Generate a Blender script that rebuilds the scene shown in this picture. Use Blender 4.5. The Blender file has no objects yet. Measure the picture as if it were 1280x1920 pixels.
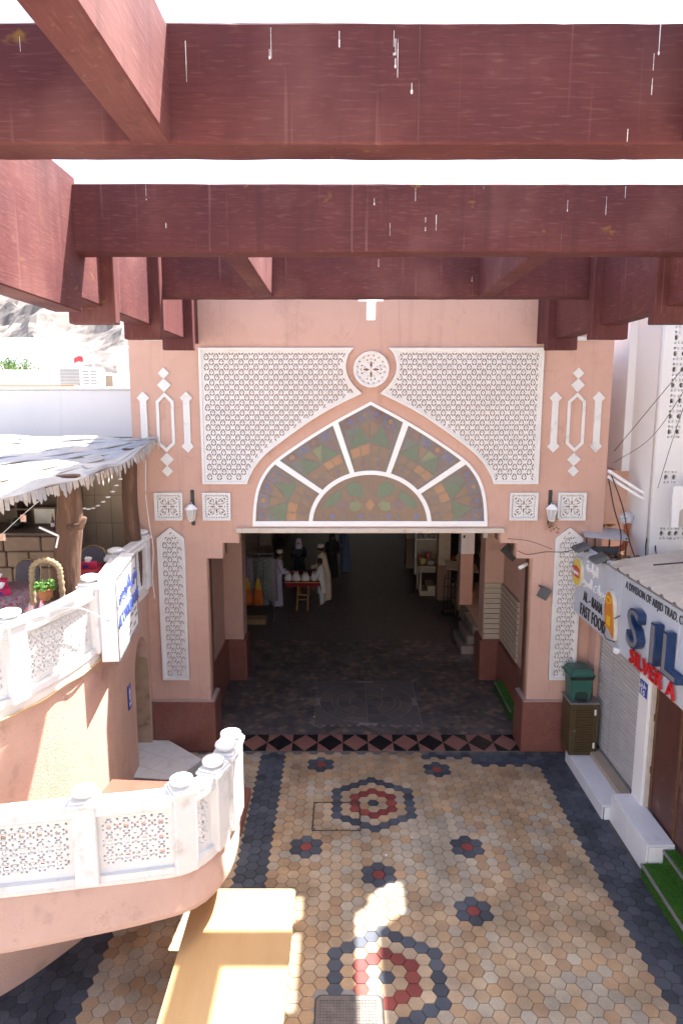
import bpy, bmesh, math, random
from mathutils import Vector, Matrix, noise as mnoise
random.seed(7)
R = math.radians
sc = bpy.context.scene
COL = sc.collection
# ---------------------------------------------------------------- camera, sky, sun, exposure
cam_d = bpy.data.cameras.new('camera'); cam = bpy.data.objects.new('camera', cam_d); COL.objects.link(cam)
cam_d.sensor_fit = 'VERTICAL'; cam_d.sensor_height = 36; cam_d.lens = 24
cam_d.clip_start = 0.05; cam_d.clip_end = 5000
cam.location = (0, 0, 6.3); cam.rotation_euler = (R(90) - math.atan(210/1280), 0, 0)
sc.camera = cam
SUN = Vector((0.455, 0.41, 1.0)).normalized()          # direction towards the sun
w = bpy.data.worlds.new('World'); sc.world = w; w.use_nodes = True
nt = w.node_tree; nt.nodes.clear()
sky = nt.nodes.new('ShaderNodeTexSky'); sky.sky_type = 'NISHITA'; sky.sun_disc = False
sky.sun_elevation = math.asin(SUN.z); sky.sun_rotation = math.atan2(SUN.x, SUN.y)
sky.dust_density = 4.0; sky.air_density = 1.0; sky.ozone_density = 1.0
bg = nt.nodes.new('ShaderNodeBackground'); bg.inputs[1].default_value = 0.115
wo = nt.nodes.new('ShaderNodeOutputWorld')
nt.links.new(sky.outputs[0], bg.inputs[0]); nt.links.new(bg.outputs[0], wo.inputs[0])
sd = bpy.data.lights.new('sun', 'SUN'); sd.energy = 5.0; sd.angle = R(0.53); sd.color = (1, 0.95, 0.88)
so = bpy.data.objects.new('sun', sd); COL.objects.link(so); so.location = (10, 10, 30)
so.rotation_euler = SUN.to_track_quat('Z', 'Y').to_euler()
sc.view_settings.view_transform = 'Standard'; sc.view_settings.look = 'None'
sc.view_settings.gamma = 1; sc.view_settings.use_curve_mapping = False
sc.view_settings.exposure = 2.3
sc.cycles.max_bounces = 10; sc.cycles.diffuse_bounces = 6

# ---------------------------------------------------------------- helpers
WP = {}
def tag(o, label=None, cat=None, group=None, kind=None):
    if label: o['label'] = label
    if cat: o['category'] = cat
    if group: o['group'] = group
    if kind: o['kind'] = kind
    return o
def thing(name, loc, label, cat, group=None, rz=0):
    o = bpy.data.objects.new(name, None); COL.objects.link(o); o.location = loc; o.rotation_euler = (0, 0, rz)
    o.empty_display_size = .2
    WP[o] = Vector(loc); return tag(o, label, cat, group)
def link(name, me, mat, parent=None, local=False):
    """world-coordinate mesh; local=True: mesh is in the parent's own coordinates"""
    o = bpy.data.objects.new(name, me); COL.objects.link(o)
    if mat is not None:
        me.materials.clear(); me.materials.append(mat)
    if parent is not None:
        o.parent = parent
        if not local: o.location = -WP.get(parent, Vector((0, 0, 0)))
    WP[o] = Vector((0, 0, 0))
    return o
def mesh(name, vs, fs, mat, parent=None, smooth=False, local=False):
    me = bpy.data.meshes.new(name); me.from_pydata([tuple(v) for v in vs], [], fs); me.update()
    if smooth: me.polygons.foreach_set('use_smooth', [True]*len(me.polygons))
    return link(name, me, mat, parent, local)
def from_bm(name, bm, mat, parent=None, smooth=False, local=False):
    bmesh.ops.recalc_face_normals(bm, faces=bm.faces)
    me = bpy.data.meshes.new(name); bm.to_mesh(me); bm.free()
    if smooth: me.polygons.foreach_set('use_smooth', [True]*len(me.polygons))
    return link(name, me, mat, parent, local)
def bm_box(bm, x0, x1, y0, y1, z0, z1, bev=0, M=None):
    r = bmesh.ops.create_cube(bm, size=1)
    vs = r['verts']
    for v in vs:
        v.co = Vector((x0+(v.co.x+.5)*(x1-x0), y0+(v.co.y+.5)*(y1-y0), z0+(v.co.z+.5)*(z1-z0)))
        if M is not None: v.co = M @ v.co
    if bev:
        es = list({e for v in vs for e in v.link_edges})
        bmesh.ops.bevel(bm, geom=es, offset=bev, segments=1, affect='EDGES')
def box(name, x0, x1, y0, y1, z0, z1, mat, parent=None, bev=.004, M=None, local=False):
    bm = bmesh.new(); bm_box(bm, x0, x1, y0, y1, z0, z1, bev, M)
    return from_bm(name, bm, mat, parent, local=local)
def bm_tube(bm, pts, r, n=8, cap=True):
    pts = [Vector(p) for p in pts]; rings = []
    rr = r if isinstance(r, (list, tuple)) else [r]*len(pts)
    up = Vector((0, 0, 1))
    for i, p in enumerate(pts):
        d = (pts[min(i+1, len(pts)-1)]-pts[max(i-1, 0)]).normalized()
        a = d.cross(up)
        if a.length < 1e-3: a = d.cross(Vector((1, 0, 0)))
        a.normalize(); b = a.cross(d)
        rings.append([bm.verts.new(p+(a*math.cos(2*math.pi*k/n)+b*math.sin(2*math.pi*k/n))*rr[i]) for k in range(n)])
    for i in range(len(rings)-1):
        for k in range(n):
            bm.faces.new((rings[i][k], rings[i][(k+1) % n], rings[i+1][(k+1) % n], rings[i+1][k]))
    if cap and n > 2:
        bm.faces.new(rings[0]); bm.faces.new(rings[-1])
def tube(name, pts, r, mat, parent=None, n=8, smooth=True, local=False):
    bm = bmesh.new(); bm_tube(bm, pts, r, n); return from_bm(name, bm, mat, parent, smooth, local)
def bm_lathe(bm, prof, n=20, c=(0, 0, 0), sx=1, sy=1, wob=None):
    rings = []
    for (r, z) in prof:
        rings.append([bm.verts.new((c[0]+sx*r*(wob(k/n, z) if wob else 1)*math.cos(2*math.pi*k/n), c[1]+sy*r*(wob(k/n, z) if wob else 1)*math.sin(2*math.pi*k/n), c[2]+z)) for k in range(n)])
    for i in range(len(rings)-1):
        for k in range(n):
            bm.faces.new((rings[i][k], rings[i][(k+1) % n], rings[i+1][(k+1) % n], rings[i+1][k]))
    bm.faces.new(rings[0]); bm.faces.new(rings[-1])
def lathe(name, prof, mat, parent=None, n=20, c=(0, 0, 0), sx=1, sy=1, smooth=True, wob=None, local=False):
    bm = bmesh.new(); bm_lathe(bm, prof, n, c, sx, sy, wob); return from_bm(name, bm, mat, parent, smooth, local)
def curve_mesh(outer, holes, t):
    """filled outline with holes, thickness t, in u, v, w"""
    cu = bpy.data.curves.new('c', 'CURVE'); cu.dimensions = '2D'; cu.fill_mode = 'BOTH'; cu.extrude = t/2
    for pl in [outer]+list(holes):
        sp = cu.splines.new('POLY'); sp.points.add(len(pl)-1)
        for i, (x, y) in enumerate(pl): sp.points[i].co = (x, y, 0, 1)
        sp.use_cyclic_u = True
    o = bpy.data.objects.new('c', cu)
    me = bpy.data.meshes.new_from_object(o)
    bpy.data.objects.remove(o); bpy.data.curves.remove(cu)
    return me
def plate(name, outer, holes, t, f, mat, parent=None, cuts=0, local=False):
    """f maps (u, v, w) to world; w runs -t/2 .. t/2"""
    bm = bmesh.new()
    if holes:
        me = curve_mesh(outer, holes, t); bm.from_mesh(me); bpy.data.meshes.remove(me)
    else:
        lo = [bm.verts.new((x, y, -t/2)) for x, y in outer]; hi = [bm.verts.new((x, y, t/2)) for x, y in outer]; n = len(outer)
        for k in range(n): bm.faces.new((lo[k], lo[(k+1) % n], hi[(k+1) % n], hi[k]))
        bm.faces.new(hi); bm.faces.new(lo[::-1])
        if n > 4: bmesh.ops.triangulate(bm, faces=[f for f in bm.faces if len(f.verts) > 4])
    bmesh.ops.remove_doubles(bm, verts=bm.verts, dist=1e-5)
    for v in bm.verts: v.co = Vector(f(*v.co))
    return from_bm(name, bm, mat, parent, local=local)
def front(y, t):      # plate in the X-Z plane, its front at y, going back t
    return lambda u, v, ww: (u, y+t/2-ww, v)
def text(name, body, size, f, mat, parent=None, t=.01, bold=0, sx=1.0, align='CENTER', space=1.0):
    fc = bpy.data.curves.new('f', 'FONT'); fc.body = body; fc.size = size; fc.extrude = t/2; fc.align_x = align; fc.offset = bold; fc.space_character = space
    fc.resolution_u = 3
    o = bpy.data.objects.new('f', fc)
    me = bpy.data.meshes.new_from_object(o)
    bpy.data.objects.remove(o); bpy.data.curves.remove(fc)
    for v in me.vertices: v.co = Vector(f(v.co.x*sx, v.co.y, v.co.z))
    me.update()
    return link(name, me, mat, parent)
def catmull(P, n=10):
    P = [Vector(p) for p in P]; out = []
    Q = [2*P[0]-P[1]]+P+[2*P[-1]-P[-2]]
    for i in range(1, len(Q)-2):
        for k in range(n):
            t = k/n; a, b, c, d = Q[i-1], Q[i], Q[i+1], Q[i+2]
            out.append(.5*((2*b)+(c-a)*t+(2*a-5*b+4*c-d)*t*t+(3*b-a-3*c+d)*t**3))
    out.append(P[-1]); return out
class Path:
    """plan curve with arc length; at(s, off): off is to the right of travel"""
    def __init__(self, pts, n=10):
        self.p = catmull([(a, b) for a, b in pts], n); self.s = [0]
        for a, b in zip(self.p, self.p[1:]): self.s.append(self.s[-1]+(b-a).length)
        self.L = self.s[-1]
    def at(self, s, off=0):
        s = max(0, min(self.L, s)); i = 0
        while i < len(self.s)-2 and self.s[i+1] < s: i += 1
        t = (s-self.s[i])/(self.s[i+1]-self.s[i]); a, b = self.p[i], self.p[i+1]
        def tan(j):
            return (self.p[min(j+1, len(self.p)-1)]-self.p[max(j-1, 0)]).normalized()
        d = tan(i).lerp(tan(i+1), t).normalized(); q = a.lerp(b, t)
        return Vector((q.x+d.y*off, q.y-d.x*off))
    def near(self, pt):
        return min(range(len(self.p)), key=lambda i: (self.p[i]-Vector(pt)).length) and self.s[min(range(len(self.p)), key=lambda i: (self.p[i]-Vector(pt)).length)]
def ribbon(name, path, s0, s1, o0, o1, z0, z1, mat, parent=None, n=24, bev=0, prof=None):
    """solid strip following a path between two offsets; prof: list of (off, z) closed section"""
    prof = prof or [(o0, z0), (o1, z0), (o1, z1), (o0, z1)]
    bm = bmesh.new(); rings = []
    for i in range(n+1):
        s = s0+(s1-s0)*i/n
        rings.append([bm.verts.new((*path.at(s, o(i/n) if callable(o) else o), z(i/n) if callable(z) else z)) for o, z in prof])
    m = len(prof)
    for i in range(n):
        for k in range(m): bm.faces.new((rings[i][k], rings[i][(k+1) % m], rings[i+1][(k+1) % m], rings[i+1][k]))
    bm.faces.new(rings[0]); bm.faces.new(rings[-1])
    return from_bm(name, bm, mat, parent)
def clip_poly(poly, conv):
    """poly clipped by a convex counter-clockwise polygon"""
    out = list(poly)
    for i in range(len(conv)):
        a, b = conv[i], conv[(i+1) % len(conv)]; inp, out = out, []
        sd_ = lambda p: (b[0]-a[0])*(p[1]-a[1])-(b[1]-a[1])*(p[0]-a[0])
        for j in range(len(inp)):
            p, q = inp[j-1], inp[j]; sp, sq = sd_(p), sd_(q)
            if (sp >= 0) != (sq >= 0):
                t = sp/(sp-sq); out.append((p[0]+(q[0]-p[0])*t, p[1]+(q[1]-p[1])*t))
            if sq >= 0: out.append(q)
        if not out: return []
    return out
def inset(poly, g):
    cx = sum(p[0] for p in poly)/len(poly); cy = sum(p[1] for p in poly)/len(poly); o = []
    for x, y in poly:
        d = math.hypot(x-cx, y-cy) or 1; k = max(0, 1-g/d); o.append((cx+(x-cx)*k, cy+(y-cy)*k))
    return o
def bm_prism(bm, poly, z0, z1, ch=0):
    """upright prism on a plan polygon with a chamfered top edge"""
    lo = [bm.verts.new((x, y, z0)) for x, y in poly]; n = len(poly)
    if ch:
        mi = [bm.verts.new((x, y, z1-ch)) for x, y in poly]; hi = [bm.verts.new((x, y, z1)) for x, y in inset(poly, ch)]
        rings = [lo, mi, hi]
    else: rings = [lo, [bm.verts.new((x, y, z1)) for x, y in poly]]
    fs = []
    for a, b in zip(rings, rings[1:]):
        for k in range(n): fs.append(bm.faces.new((a[k], a[(k+1) % n], b[(k+1) % n], b[k])))
    fs.append(bm.faces.new(rings[-1])); fs.append(bm.faces.new(lo[::-1]))
    return fs
def prism(name, poly, z0, z1, mat, parent=None, ch=.004):
    bm = bmesh.new(); bm_prism(bm, poly, z0, z1, ch); return from_bm(name, bm, mat, parent)
def copy_tree(o, parent=None):
    c = o.copy(); COL.objects.link(c); c.parent = parent; WP[c] = WP.get(o, Vector())
    for ch in [q for q in o.children]: copy_tree(ch, c)
    return c
def circ(cx, cy, r, n=16, a0=0, ry=None):
    return [(cx+r*math.cos(a0+2*math.pi*k/n), cy+(ry or r)*math.sin(a0+2*math.pi*k/n)) for k in range(n)]
def inside(pt, poly):
    x, y = pt; r = False; j = len(poly)-1
    for i in range(len(poly)):
        if (poly[i][1] > y) != (poly[j][1] > y) and x < (poly[j][0]-poly[i][0])*(y-poly[i][1])/(poly[j][1]-poly[i][1])+poly[i][0]: r = not r
        j = i
    return r
def edge_dist(pt, poly):
    m = 9; p = Vector(pt)
    for i in range(len(poly)):
        a, b = Vector(poly[i-1]), Vector(poly[i]); d = b-a
        t = max(0, min(1, (p-a).dot(d)/max(d.length_squared, 1e-9))); m = min(m, (p-a-d*t).length)
    return m

# ---------------------------------------------------------------- materials
MATS = {}
def mat(name, c1, c2=None, scale=3.0, rough=.7, bump=0.0, bscale=60, stretch=(1, 1, 1), fine=None, fscale=200, metal=0, spec=.4, dirt=None, dscale=1.2, dlo=.55, dhi=.75, coat=0, detail=6, streak=None, kscale=(14, 14, .7), klo=.62, khi=.74, patch=None, pscale=1.1, crack=None):
    """procedural surface: c1/c2 mixed by broad noise, 'fine' grain, 'dirt' blotches, 'streak' runs, bump"""
    if name in MATS: return MATS[name]
    m = bpy.data.materials.new(name); m.use_nodes = True; n = m.node_tree; b = n.nodes['Principled BSDF']
    L = n.links.new
    tc = n.nodes.new('ShaderNodeTexCoord'); mp = n.nodes.new('ShaderNodeMapping'); mp.inputs['Scale'].default_value = stretch
    L(tc.outputs['Object'], mp.inputs[0])
    def noise(s, det=detail, src=mp):
        q = n.nodes.new('ShaderNodeTexNoise'); q.inputs['Scale'].default_value = s; q.inputs['Detail'].default_value = det
        q.inputs['Roughness'].default_value = .62; L(src.outputs[0], q.inputs['Vector']); return q
    def ramp(src, lo, hi):
        q = n.nodes.new('ShaderNodeMapRange'); q.inputs[1].default_value = lo; q.inputs[2].default_value = hi; L(src, q.inputs[0]); return q.outputs[0]
    def mix(fac, a, bcol):
        q = n.nodes.new('ShaderNodeMix'); q.data_type = 'RGBA'; L(fac, q.inputs[0])
        if isinstance(a, tuple): q.inputs[6].default_value = (*a, 1)
        else: L(a, q.inputs[6])
        q.inputs[7].default_value = (*bcol, 1); return q.outputs[2]
    c2 = c2 or tuple(x*.82 for x in c1)
    col = mix(ramp(noise(scale).outputs[0], .3, .7), c1, c2)
    if fine: col = mix(ramp(noise(fscale, 2).outputs[0], .5, .68), col, fine)
    if dirt: col = mix(ramp(noise(dscale, 8).outputs[0], dlo, dhi), col, dirt)
    if streak:
        mk = n.nodes.new('ShaderNodeMapping'); mk.inputs['Scale'].default_value = kscale; L(tc.outputs['Object'], mk.inputs[0])
        col = mix(ramp(noise(1, 3, mk).outputs[0], klo, khi), col, streak)
    if patch: col = mix(ramp(noise(pscale, 5).outputs[0], .585, .60), col, patch)
    if crack:
        vo = n.nodes.new('ShaderNodeTexVoronoi'); vo.feature = 'DISTANCE_TO_EDGE'; vo.inputs['Scale'].default_value = .8
        dn = noise(3, 5); vm = n.nodes.new('ShaderNodeVectorMath'); vm.operation = 'ADD'; L(mp.outputs[0], vm.inputs[0]); L(dn.outputs['Color'], vm.inputs[1]); L(vm.outputs[0], vo.inputs['Vector'])
        cr = ramp(vo.outputs[0], .0035, .0); mk_ = ramp(noise(1.3, 3).outputs[0], .52, .6); mm = n.nodes.new('ShaderNodeMath'); mm.operation = 'MULTIPLY'; L(cr, mm.inputs[0]); L(mk_, mm.inputs[1]); col = mix(mm.outputs[0], col, crack)
    L(col, b.inputs['Base Color'])
    b.inputs['Roughness'].default_value = rough; b.inputs['Metallic'].default_value = metal
    b.inputs['Specular IOR Level'].default_value = spec; b.inputs['Coat Weight'].default_value = coat
    if bump:
        bp = n.nodes.new('ShaderNodeBump'); bp.inputs['Strength'].default_value = bump; bp.inputs['Distance'].default_value = .02
        L(noise(bscale, 4).outputs[0], bp.inputs['Height']); L(bp.outputs[0], b.inputs['Normal'])
    MATS[name] = m; return m
def attr_mat(name, source, rough=.75):
    """stone whose tone comes from the piece (object colour or colour attribute), with granite speckle"""
    m = bpy.data.materials.new(name); m.use_nodes = True; n = m.node_tree; b = n.nodes['Principled BSDF']; L = n.links.new
    if source == 'object':
        s = n.nodes.new('ShaderNodeObjectInfo'); col = s.outputs['Color']
    else:
        s = n.nodes.new('ShaderNodeAttribute'); s.attribute_name = 'tone'; col = s.outputs['Color']
    g = n.nodes.new('ShaderNodeNewGeometry')
    q = n.nodes.new('ShaderNodeTexNoise'); q.inputs['Scale'].default_value = 110; q.inputs['Detail'].default_value = 3; L(g.outputs['Position'], q.inputs['Vector'])
    r = n.nodes.new('ShaderNodeMapRange'); r.inputs[1].default_value = .35; r.inputs[2].default_value = .65; r.inputs[3].default_value = .72; r.inputs[4].default_value = 1.18; L(q.outputs[0], r.inputs[0])
    q2 = n.nodes.new('ShaderNodeTexNoise'); q2.inputs['Scale'].default_value = 1.7; q2.inputs['Detail'].default_value = 6; L(g.outputs['Position'], q2.inputs['Vector'])
    r2 = n.nodes.new('ShaderNodeMapRange'); r2.inputs[1].default_value = .35; r2.inputs[2].default_value = .7; r2.inputs[3].default_value = 1.08; r2.inputs[4].default_value = .60; L(q2.outputs[0], r2.inputs[0])
    mu = n.nodes.new('ShaderNodeMath'); mu.operation = 'MULTIPLY'; L(r.outputs[0], mu.inputs[0]); L(r2.outputs[0], mu.inputs[1])
    sc_ = n.nodes.new('ShaderNodeVectorMath'); sc_.operation = 'SCALE'; L(col, sc_.inputs[0]); L(mu.outputs[0], sc_.inputs['Scale'])
    L(sc_.outputs[0], b.inputs['Base Color'])
    rr = n.nodes.new('ShaderNodeMapRange'); rr.inputs[3].default_value = rough-.2; rr.inputs[4].default_value = rough+.1; L(q2.outputs[0], rr.inputs[0]); L(rr.outputs[0], b.inputs['Roughness'])
    bp = n.nodes.new('ShaderNodeBump'); bp.inputs['Strength'].default_value = .25; bp.inputs['Distance'].default_value = .004; L(q.outputs[0], bp.inputs['Height']); L(bp.outputs[0], b.inputs['Normal'])
    MATS[name] = m; return m
def wood_mat(name, c1, c2, ax, wash, drip=True):
    """board-marked stained beam: cathedral grain along axis ax, blotches, run marks"""
    m = bpy.data.materials.new(name); m.use_nodes = True; n = m.node_tree; b = n.nodes['Principled BSDF']; L = n.links.new
    tc = n.nodes.new('ShaderNodeTexCoord')
    def mapped(s):
        q = n.nodes.new('ShaderNodeMapping'); q.inputs['Scale'].default_value = s; L(tc.outputs['Object'], q.inputs[0]); return q
    def noise(s, v, det=5, dist=0):
        q = n.nodes.new('ShaderNodeTexNoise'); q.inputs['Scale'].default_value = s; q.inputs['Detail'].default_value = det; q.inputs['Distortion'].default_value = dist; L(v.outputs[0], q.inputs['Vector']); return q.outputs[0]
    def rng(src, a, bb, c=0., d=1.):
        q = n.nodes.new('ShaderNodeMapRange'); q.inputs[1].default_value = a; q.inputs[2].default_value = bb; q.inputs[3].default_value = c; q.inputs[4].default_value = d; L(src, q.inputs[0]); return q.outputs[0]
    def mix(f, a, c):
        q = n.nodes.new('ShaderNodeMix'); q.data_type = 'RGBA'; L(f, q.inputs[0])
        for i, v in ((6, a), (7, c)):
            if isinstance(v, tuple): q.inputs[i].default_value = (*v, 1)
            else: L(v, q.inputs[i])
        return q.outputs[2]
    k = .12
    sv = {'x': (k, 1, 1), 'y': (1, k, 1), 'z': (1, 1, k)}[ax]
    gm = mapped(sv)
    wv = n.nodes.new('ShaderNodeTexWave'); wv.wave_type = 'BANDS'; wv.bands_direction = 'Z' if ax != 'z' else 'X'
    wv.inputs['Scale'].default_value = 5; wv.inputs['Distortion'].default_value = 14; wv.inputs['Detail'].default_value = 4.0; wv.inputs['Detail Scale'].default_value = .8; wv.inputs['Detail Roughness'].default_value = .65
    L(gm.outputs[0], wv.inputs['Vector'])
    gl = mapped(tuple(v*(.25 if v < 1 else 1) for v in sv)); lines = noise(85, gl, 4)
    fine = noise(70, gm, 3)
    col = mix(rng(noise(1.6, mapped((1, 1, 1)), 6), .32, .7), c1, c2)
    col = mix(rng(wv.outputs[0], .55, 1.0, 0, .22), col, tuple(x*.66 for x in c1))
    col = mix(rng(fine, .55, .8, 0, .35), col, wash)
    col = mix(rng(lines, .52, .66, 0, .40), col, tuple(x*.62 for x in c1))
    pale = noise(1.1, mapped((1, 1, 1)), 7); col = mix(rng(pale, .52, .72, 0, .30), col, wash)
    run = noise(1, mapped((9, 9, .5)), 4)
    col = mix(rng(run, .56, .72, 0, .55), col, tuple(x*.55+.006 for x in c1))
    lite = noise(1, mapped((23, 23, .6)), 2)
    col = mix(rng(lite, .66, .75, 0, .35), col, wash)
    ye = noise(3.2, mapped((1, 1, 1.6)), 9)
    col = mix(rng(ye, .69, .74, 0, .7), col, (.25, .13, .025))
    L(col, b.inputs['Base Color']); b.inputs['Roughness'].default_value = .7; b.inputs['Specular IOR Level'].default_value = .18
    bp = n.nodes.new('ShaderNodeBump'); bp.inputs['Strength'].default_value = .25; bp.inputs['Distance'].default_value = .005
    ad = n.nodes.new('ShaderNodeMath'); ad.operation = 'ADD'; L(lines, ad.inputs[0]); L(fine, ad.inputs[1])
    L(ad.outputs[0], bp.inputs['Height']); L(bp.outputs[0], b.inputs['Normal'])
    MATS[name] = m; return m
PINK = mat('pink_plaster', (.58, .375, .305), (.52, .325, .26), .9, .85, .22, 90, dirt=(.40, .25, .20), dscale=2.2, dlo=.55, dhi=.82, streak=(.43, .27, .22), kscale=(7, 7, .35), klo=.58, khi=.85, patch=(.545, .345, .275), crack=(.30, .18, .14))
PINKR = mat('pink_rough_plaster', (.56, .36, .28), (.50, .315, .245), 1.5, .9, .5, 38, dirt=(.34, .22, .17), dscale=2.6, dlo=.58, dhi=.78, streak=(.42, .27, .21), kscale=(6, 6, .4), klo=.6, khi=.85, patch=(.50, .32, .25), crack=(.28, .17, .13))
WHITE = mat('white_paint', (.70, .70, .70), (.65, .645, .64), 2, .55, .12, 70, dirt=(.42, .40, .37), dscale=5, dlo=.55, dhi=.8)
CARVED = mat('white_carved_stone', (.72, .71, .70), (.66, .65, .64), 3, .7, .15, 120, dirt=(.5, .42, .38), dscale=6, dlo=.66, dhi=.85)
WALLW = mat('white_wall', (.78, .78, .78), (.73, .73, .74), 1, .85, .15, 60, streak=(.6, .59, .57), kscale=(5, 5, .3), klo=.64, khi=.9)
GRAN = mat('red_granite', (.27, .105, .075), (.22, .08, .06), 4, .3, 0, 1, fine=(.055, .03, .028), fscale=120, spec=.5)
GRANF = mat('pink_granite_tile', (.33, .15, .12), (.28, .12, .10), 4, .3, 0, 1, fine=(.10, .05, .045), fscale=140, spec=.5)
BLACKG = mat('black_granite_tile', (.012, .012, .014), (.02, .02, .022), 8, .22, 0, 1, spec=.5)
BEAMX = wood_mat('stained_beam_across', (.118, .036, .035), (.078, .024, .028), 'x', (.26, .125, .11))
BEAMY = wood_mat('stained_beam_along', (.118, .036, .035), (.078, .024, .028), 'y', (.26, .125, .11))
BEAMZ = wood_mat('stained_upright', (.108, .034, .033), (.082, .027, .03), 'z', (.25, .13, .12))
MORTAR = mat('mortar', (.17, .15, .13), (.12, .11, .1), 6, .95, .3, 80)
METALG = mat('grey_metal', (.33, .33, .35), (.29, .29, .31), 4, .38, .03, 30, metal=.6)
BLACKP = mat('black_plastic', (.02, .02, .022), (.03, .03, .032), 5, .45)
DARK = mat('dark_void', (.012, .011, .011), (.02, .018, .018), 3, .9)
# ================================================================= ground and paving
AX = .49                                        # centre line of the gateway
GY = 11.6                                       # its front face
g = mesh('ground', [(-3000, -3000, -.06), (3000, -3000, -.06), (3000, 3000, -.06), (-3000, 3000, -.06)], [(0, 1, 2, 3)],
         mat('dusty_ground', (.46, .40, .33), (.40, .34, .28), .2, .95, .2, 8)); tag(g, kind='structure')
plaza = mesh('plaza_paving', [(-6, -2, -.022), (4.25, -2, -.022), (4.25, 11.6, -.022), (-6, 11.6, -.022)], [(0, 1, 2, 3)], MORTAR); tag(plaza, kind='structure')
HS = .0957; RH = HS*math.sqrt(3)
HX0, HY0 = .5, 9.935                            # a cell centre: the middle of the far rosette
def cell(i, j): return HX0+i*1.5*HS, HY0+(j+(.5 if i % 2 else 0))*RH
def hexdist(i, j, a, b):
    q1, r1, q2, r2 = i, j-(i-(i & 1))//2, a, b-(a-(a & 1))//2
    dq, dr = q1-q2, r1-r2
    return (abs(dq)+abs(dr)+abs(dq+dr))//2
def nearest(x, y):
    i = round((x-HX0)/(1.5*HS)); j = round((y-HY0)/RH-(.5 if i % 2 else 0)); return i, j
ROS = [nearest(.5, 9.935), nearest(.5, 6.62)]
FLO = [nearest(*q) for q in [(-.33, 11.1), (1.66, 10.95), (-.49, 8.825), (1.785, 8.86), (.5, 8.25), (1.63, 7.60)]]
SLATE = [(.056, .066, .086), (.068, .078, .100), (.044, .052, .067), (.080, .089, .108)]
REDS = [(.24, .040, .034), (.20, .036, .032), (.27, .055, .04)]
def tone(i, j, x, y):
    rn = random.Random(i*7919+j*104729+5)
    for (a, b) in ROS:
        d = hexdist(i, j, a, b)
        if d in (0, 4): return rn.choice(SLATE)
        if d == 2: return rn.choice(REDS)
    for (a, b) in FLO:
        d = hexdist(i, j, a, b)
        if d == 0: return rn.choice(REDS)
        if d == 1: return rn.choice(SLATE)
    wob = .0
    if -1.42 < x < -.99 or x > 3.50 or (y > 11.28 and x > 1.5) or (y > 11.06 and x > 2.3) or (x < -2.75 and y < 8.4): return rn.choice(SLATE)
    n1 = mnoise.noise(Vector((x*.55, y*.5, 3)))
    grey = n1*.9+(.30 if -.2 < x < 1.9 and y < 9.6 else -.14)+(.25 if x < -1.4 else 0)+rn.uniform(-.42, .42)
    if grey > .20: c = rn.choice([(.46, .42, .365), (.42, .385, .34), (.49, .44, .375), (.39, .37, .345)])
    else: c = rn.choice([(.46, .33, .22), (.48, .31, .175), (.43, .31, .21), (.50, .38, .27), (.40, .245, .145), (.47, .37, .285)])
    k = rn.uniform(.86, 1.08); return tuple((v*.66+m_*.34)*k*t_ for v, m_, t_ in zip(c, (.43, .34, .25), (1, .95, .84)))
def hexpoly(cx, cy, s): return [(cx+s*math.cos(k*math.pi/3), cy+s*math.sin(k*math.pi/3)) for k in range(6)]
HOBJ = attr_mat('hex_paver_stone', 'object'); HATT = attr_mat('hex_paver_stone_far', 'attr')
cells = []
MAN = [(-.44, .29, 9.215, 9.95), (-.29, .45, 5.55, 6.40)]
for i in range(-44, 27):
    for j in range(-74, 11):
        x, y = cell(i, j)
        if not (-5.2 < x < 4.02 and -1.9 < y < 11.50): continue
        if MAN[1][0]-.05 < x < MAN[1][1]+.05 and MAN[1][2] < y < MAN[1][3]+.05: continue
        cells.append((i, j, x, y))
def seen(x, y):
    d = y*math.cos(.1626)+6.3*math.sin(.1626); u = .5+x/d
    if not (.0 < u < 1): return False
    v = (y*math.sin(.1626)-6.3*math.cos(.1626))/d
    if v < -.752: return False
    if -1.62 < x < -.3 and y < 7.7: return False      # under the plywood table
    return not (x < -1.45 and y > 6.3)
vis = sorted([c for c in cells if seen(c[2], c[3])], key=lambda c: c[3])
near = set((c[0], c[1]) for c in vis[:300])
hbm = bmesh.new(); bm_prism(hbm, hexpoly(0, 0, HS-.0028), -.03, 0, .004); bmesh.ops.recalc_face_normals(hbm, faces=hbm.faces)
hex_me = bpy.data.meshes.new('paver'); hbm.to_mesh(hex_me); hbm.free(); hex_me.materials.append(HOBJ)
sbm = bmesh.new(); lay = sbm.loops.layers.float_color.new('tone')
for (i, j, x, y) in cells:
    rn = random.Random(i*31+j*977); c = tone(i, j, x, y); dz = rn.uniform(-.0025, .0015)
    if (i, j) in near:
        o = bpy.data.objects.new('paver', hex_me); COL.objects.link(o); o.parent = plaza
        o.location = (x, y, dz); o.rotation_euler = (rn.uniform(-.006, .006), rn.uniform(-.006, .006), rn.uniform(-.006, .006)); o.color = (*c, 1)
    else:
        fs = bm_prism(sbm, hexpoly(x, y, HS-.0028), -.03, dz, .004)
        for f in fs:
            for l in f.loops: l[lay] = (*c, 1)
far_pav = from_bm('paver_field', sbm, HATT, plaza); tag(far_pav, kind='stuff')
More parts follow.
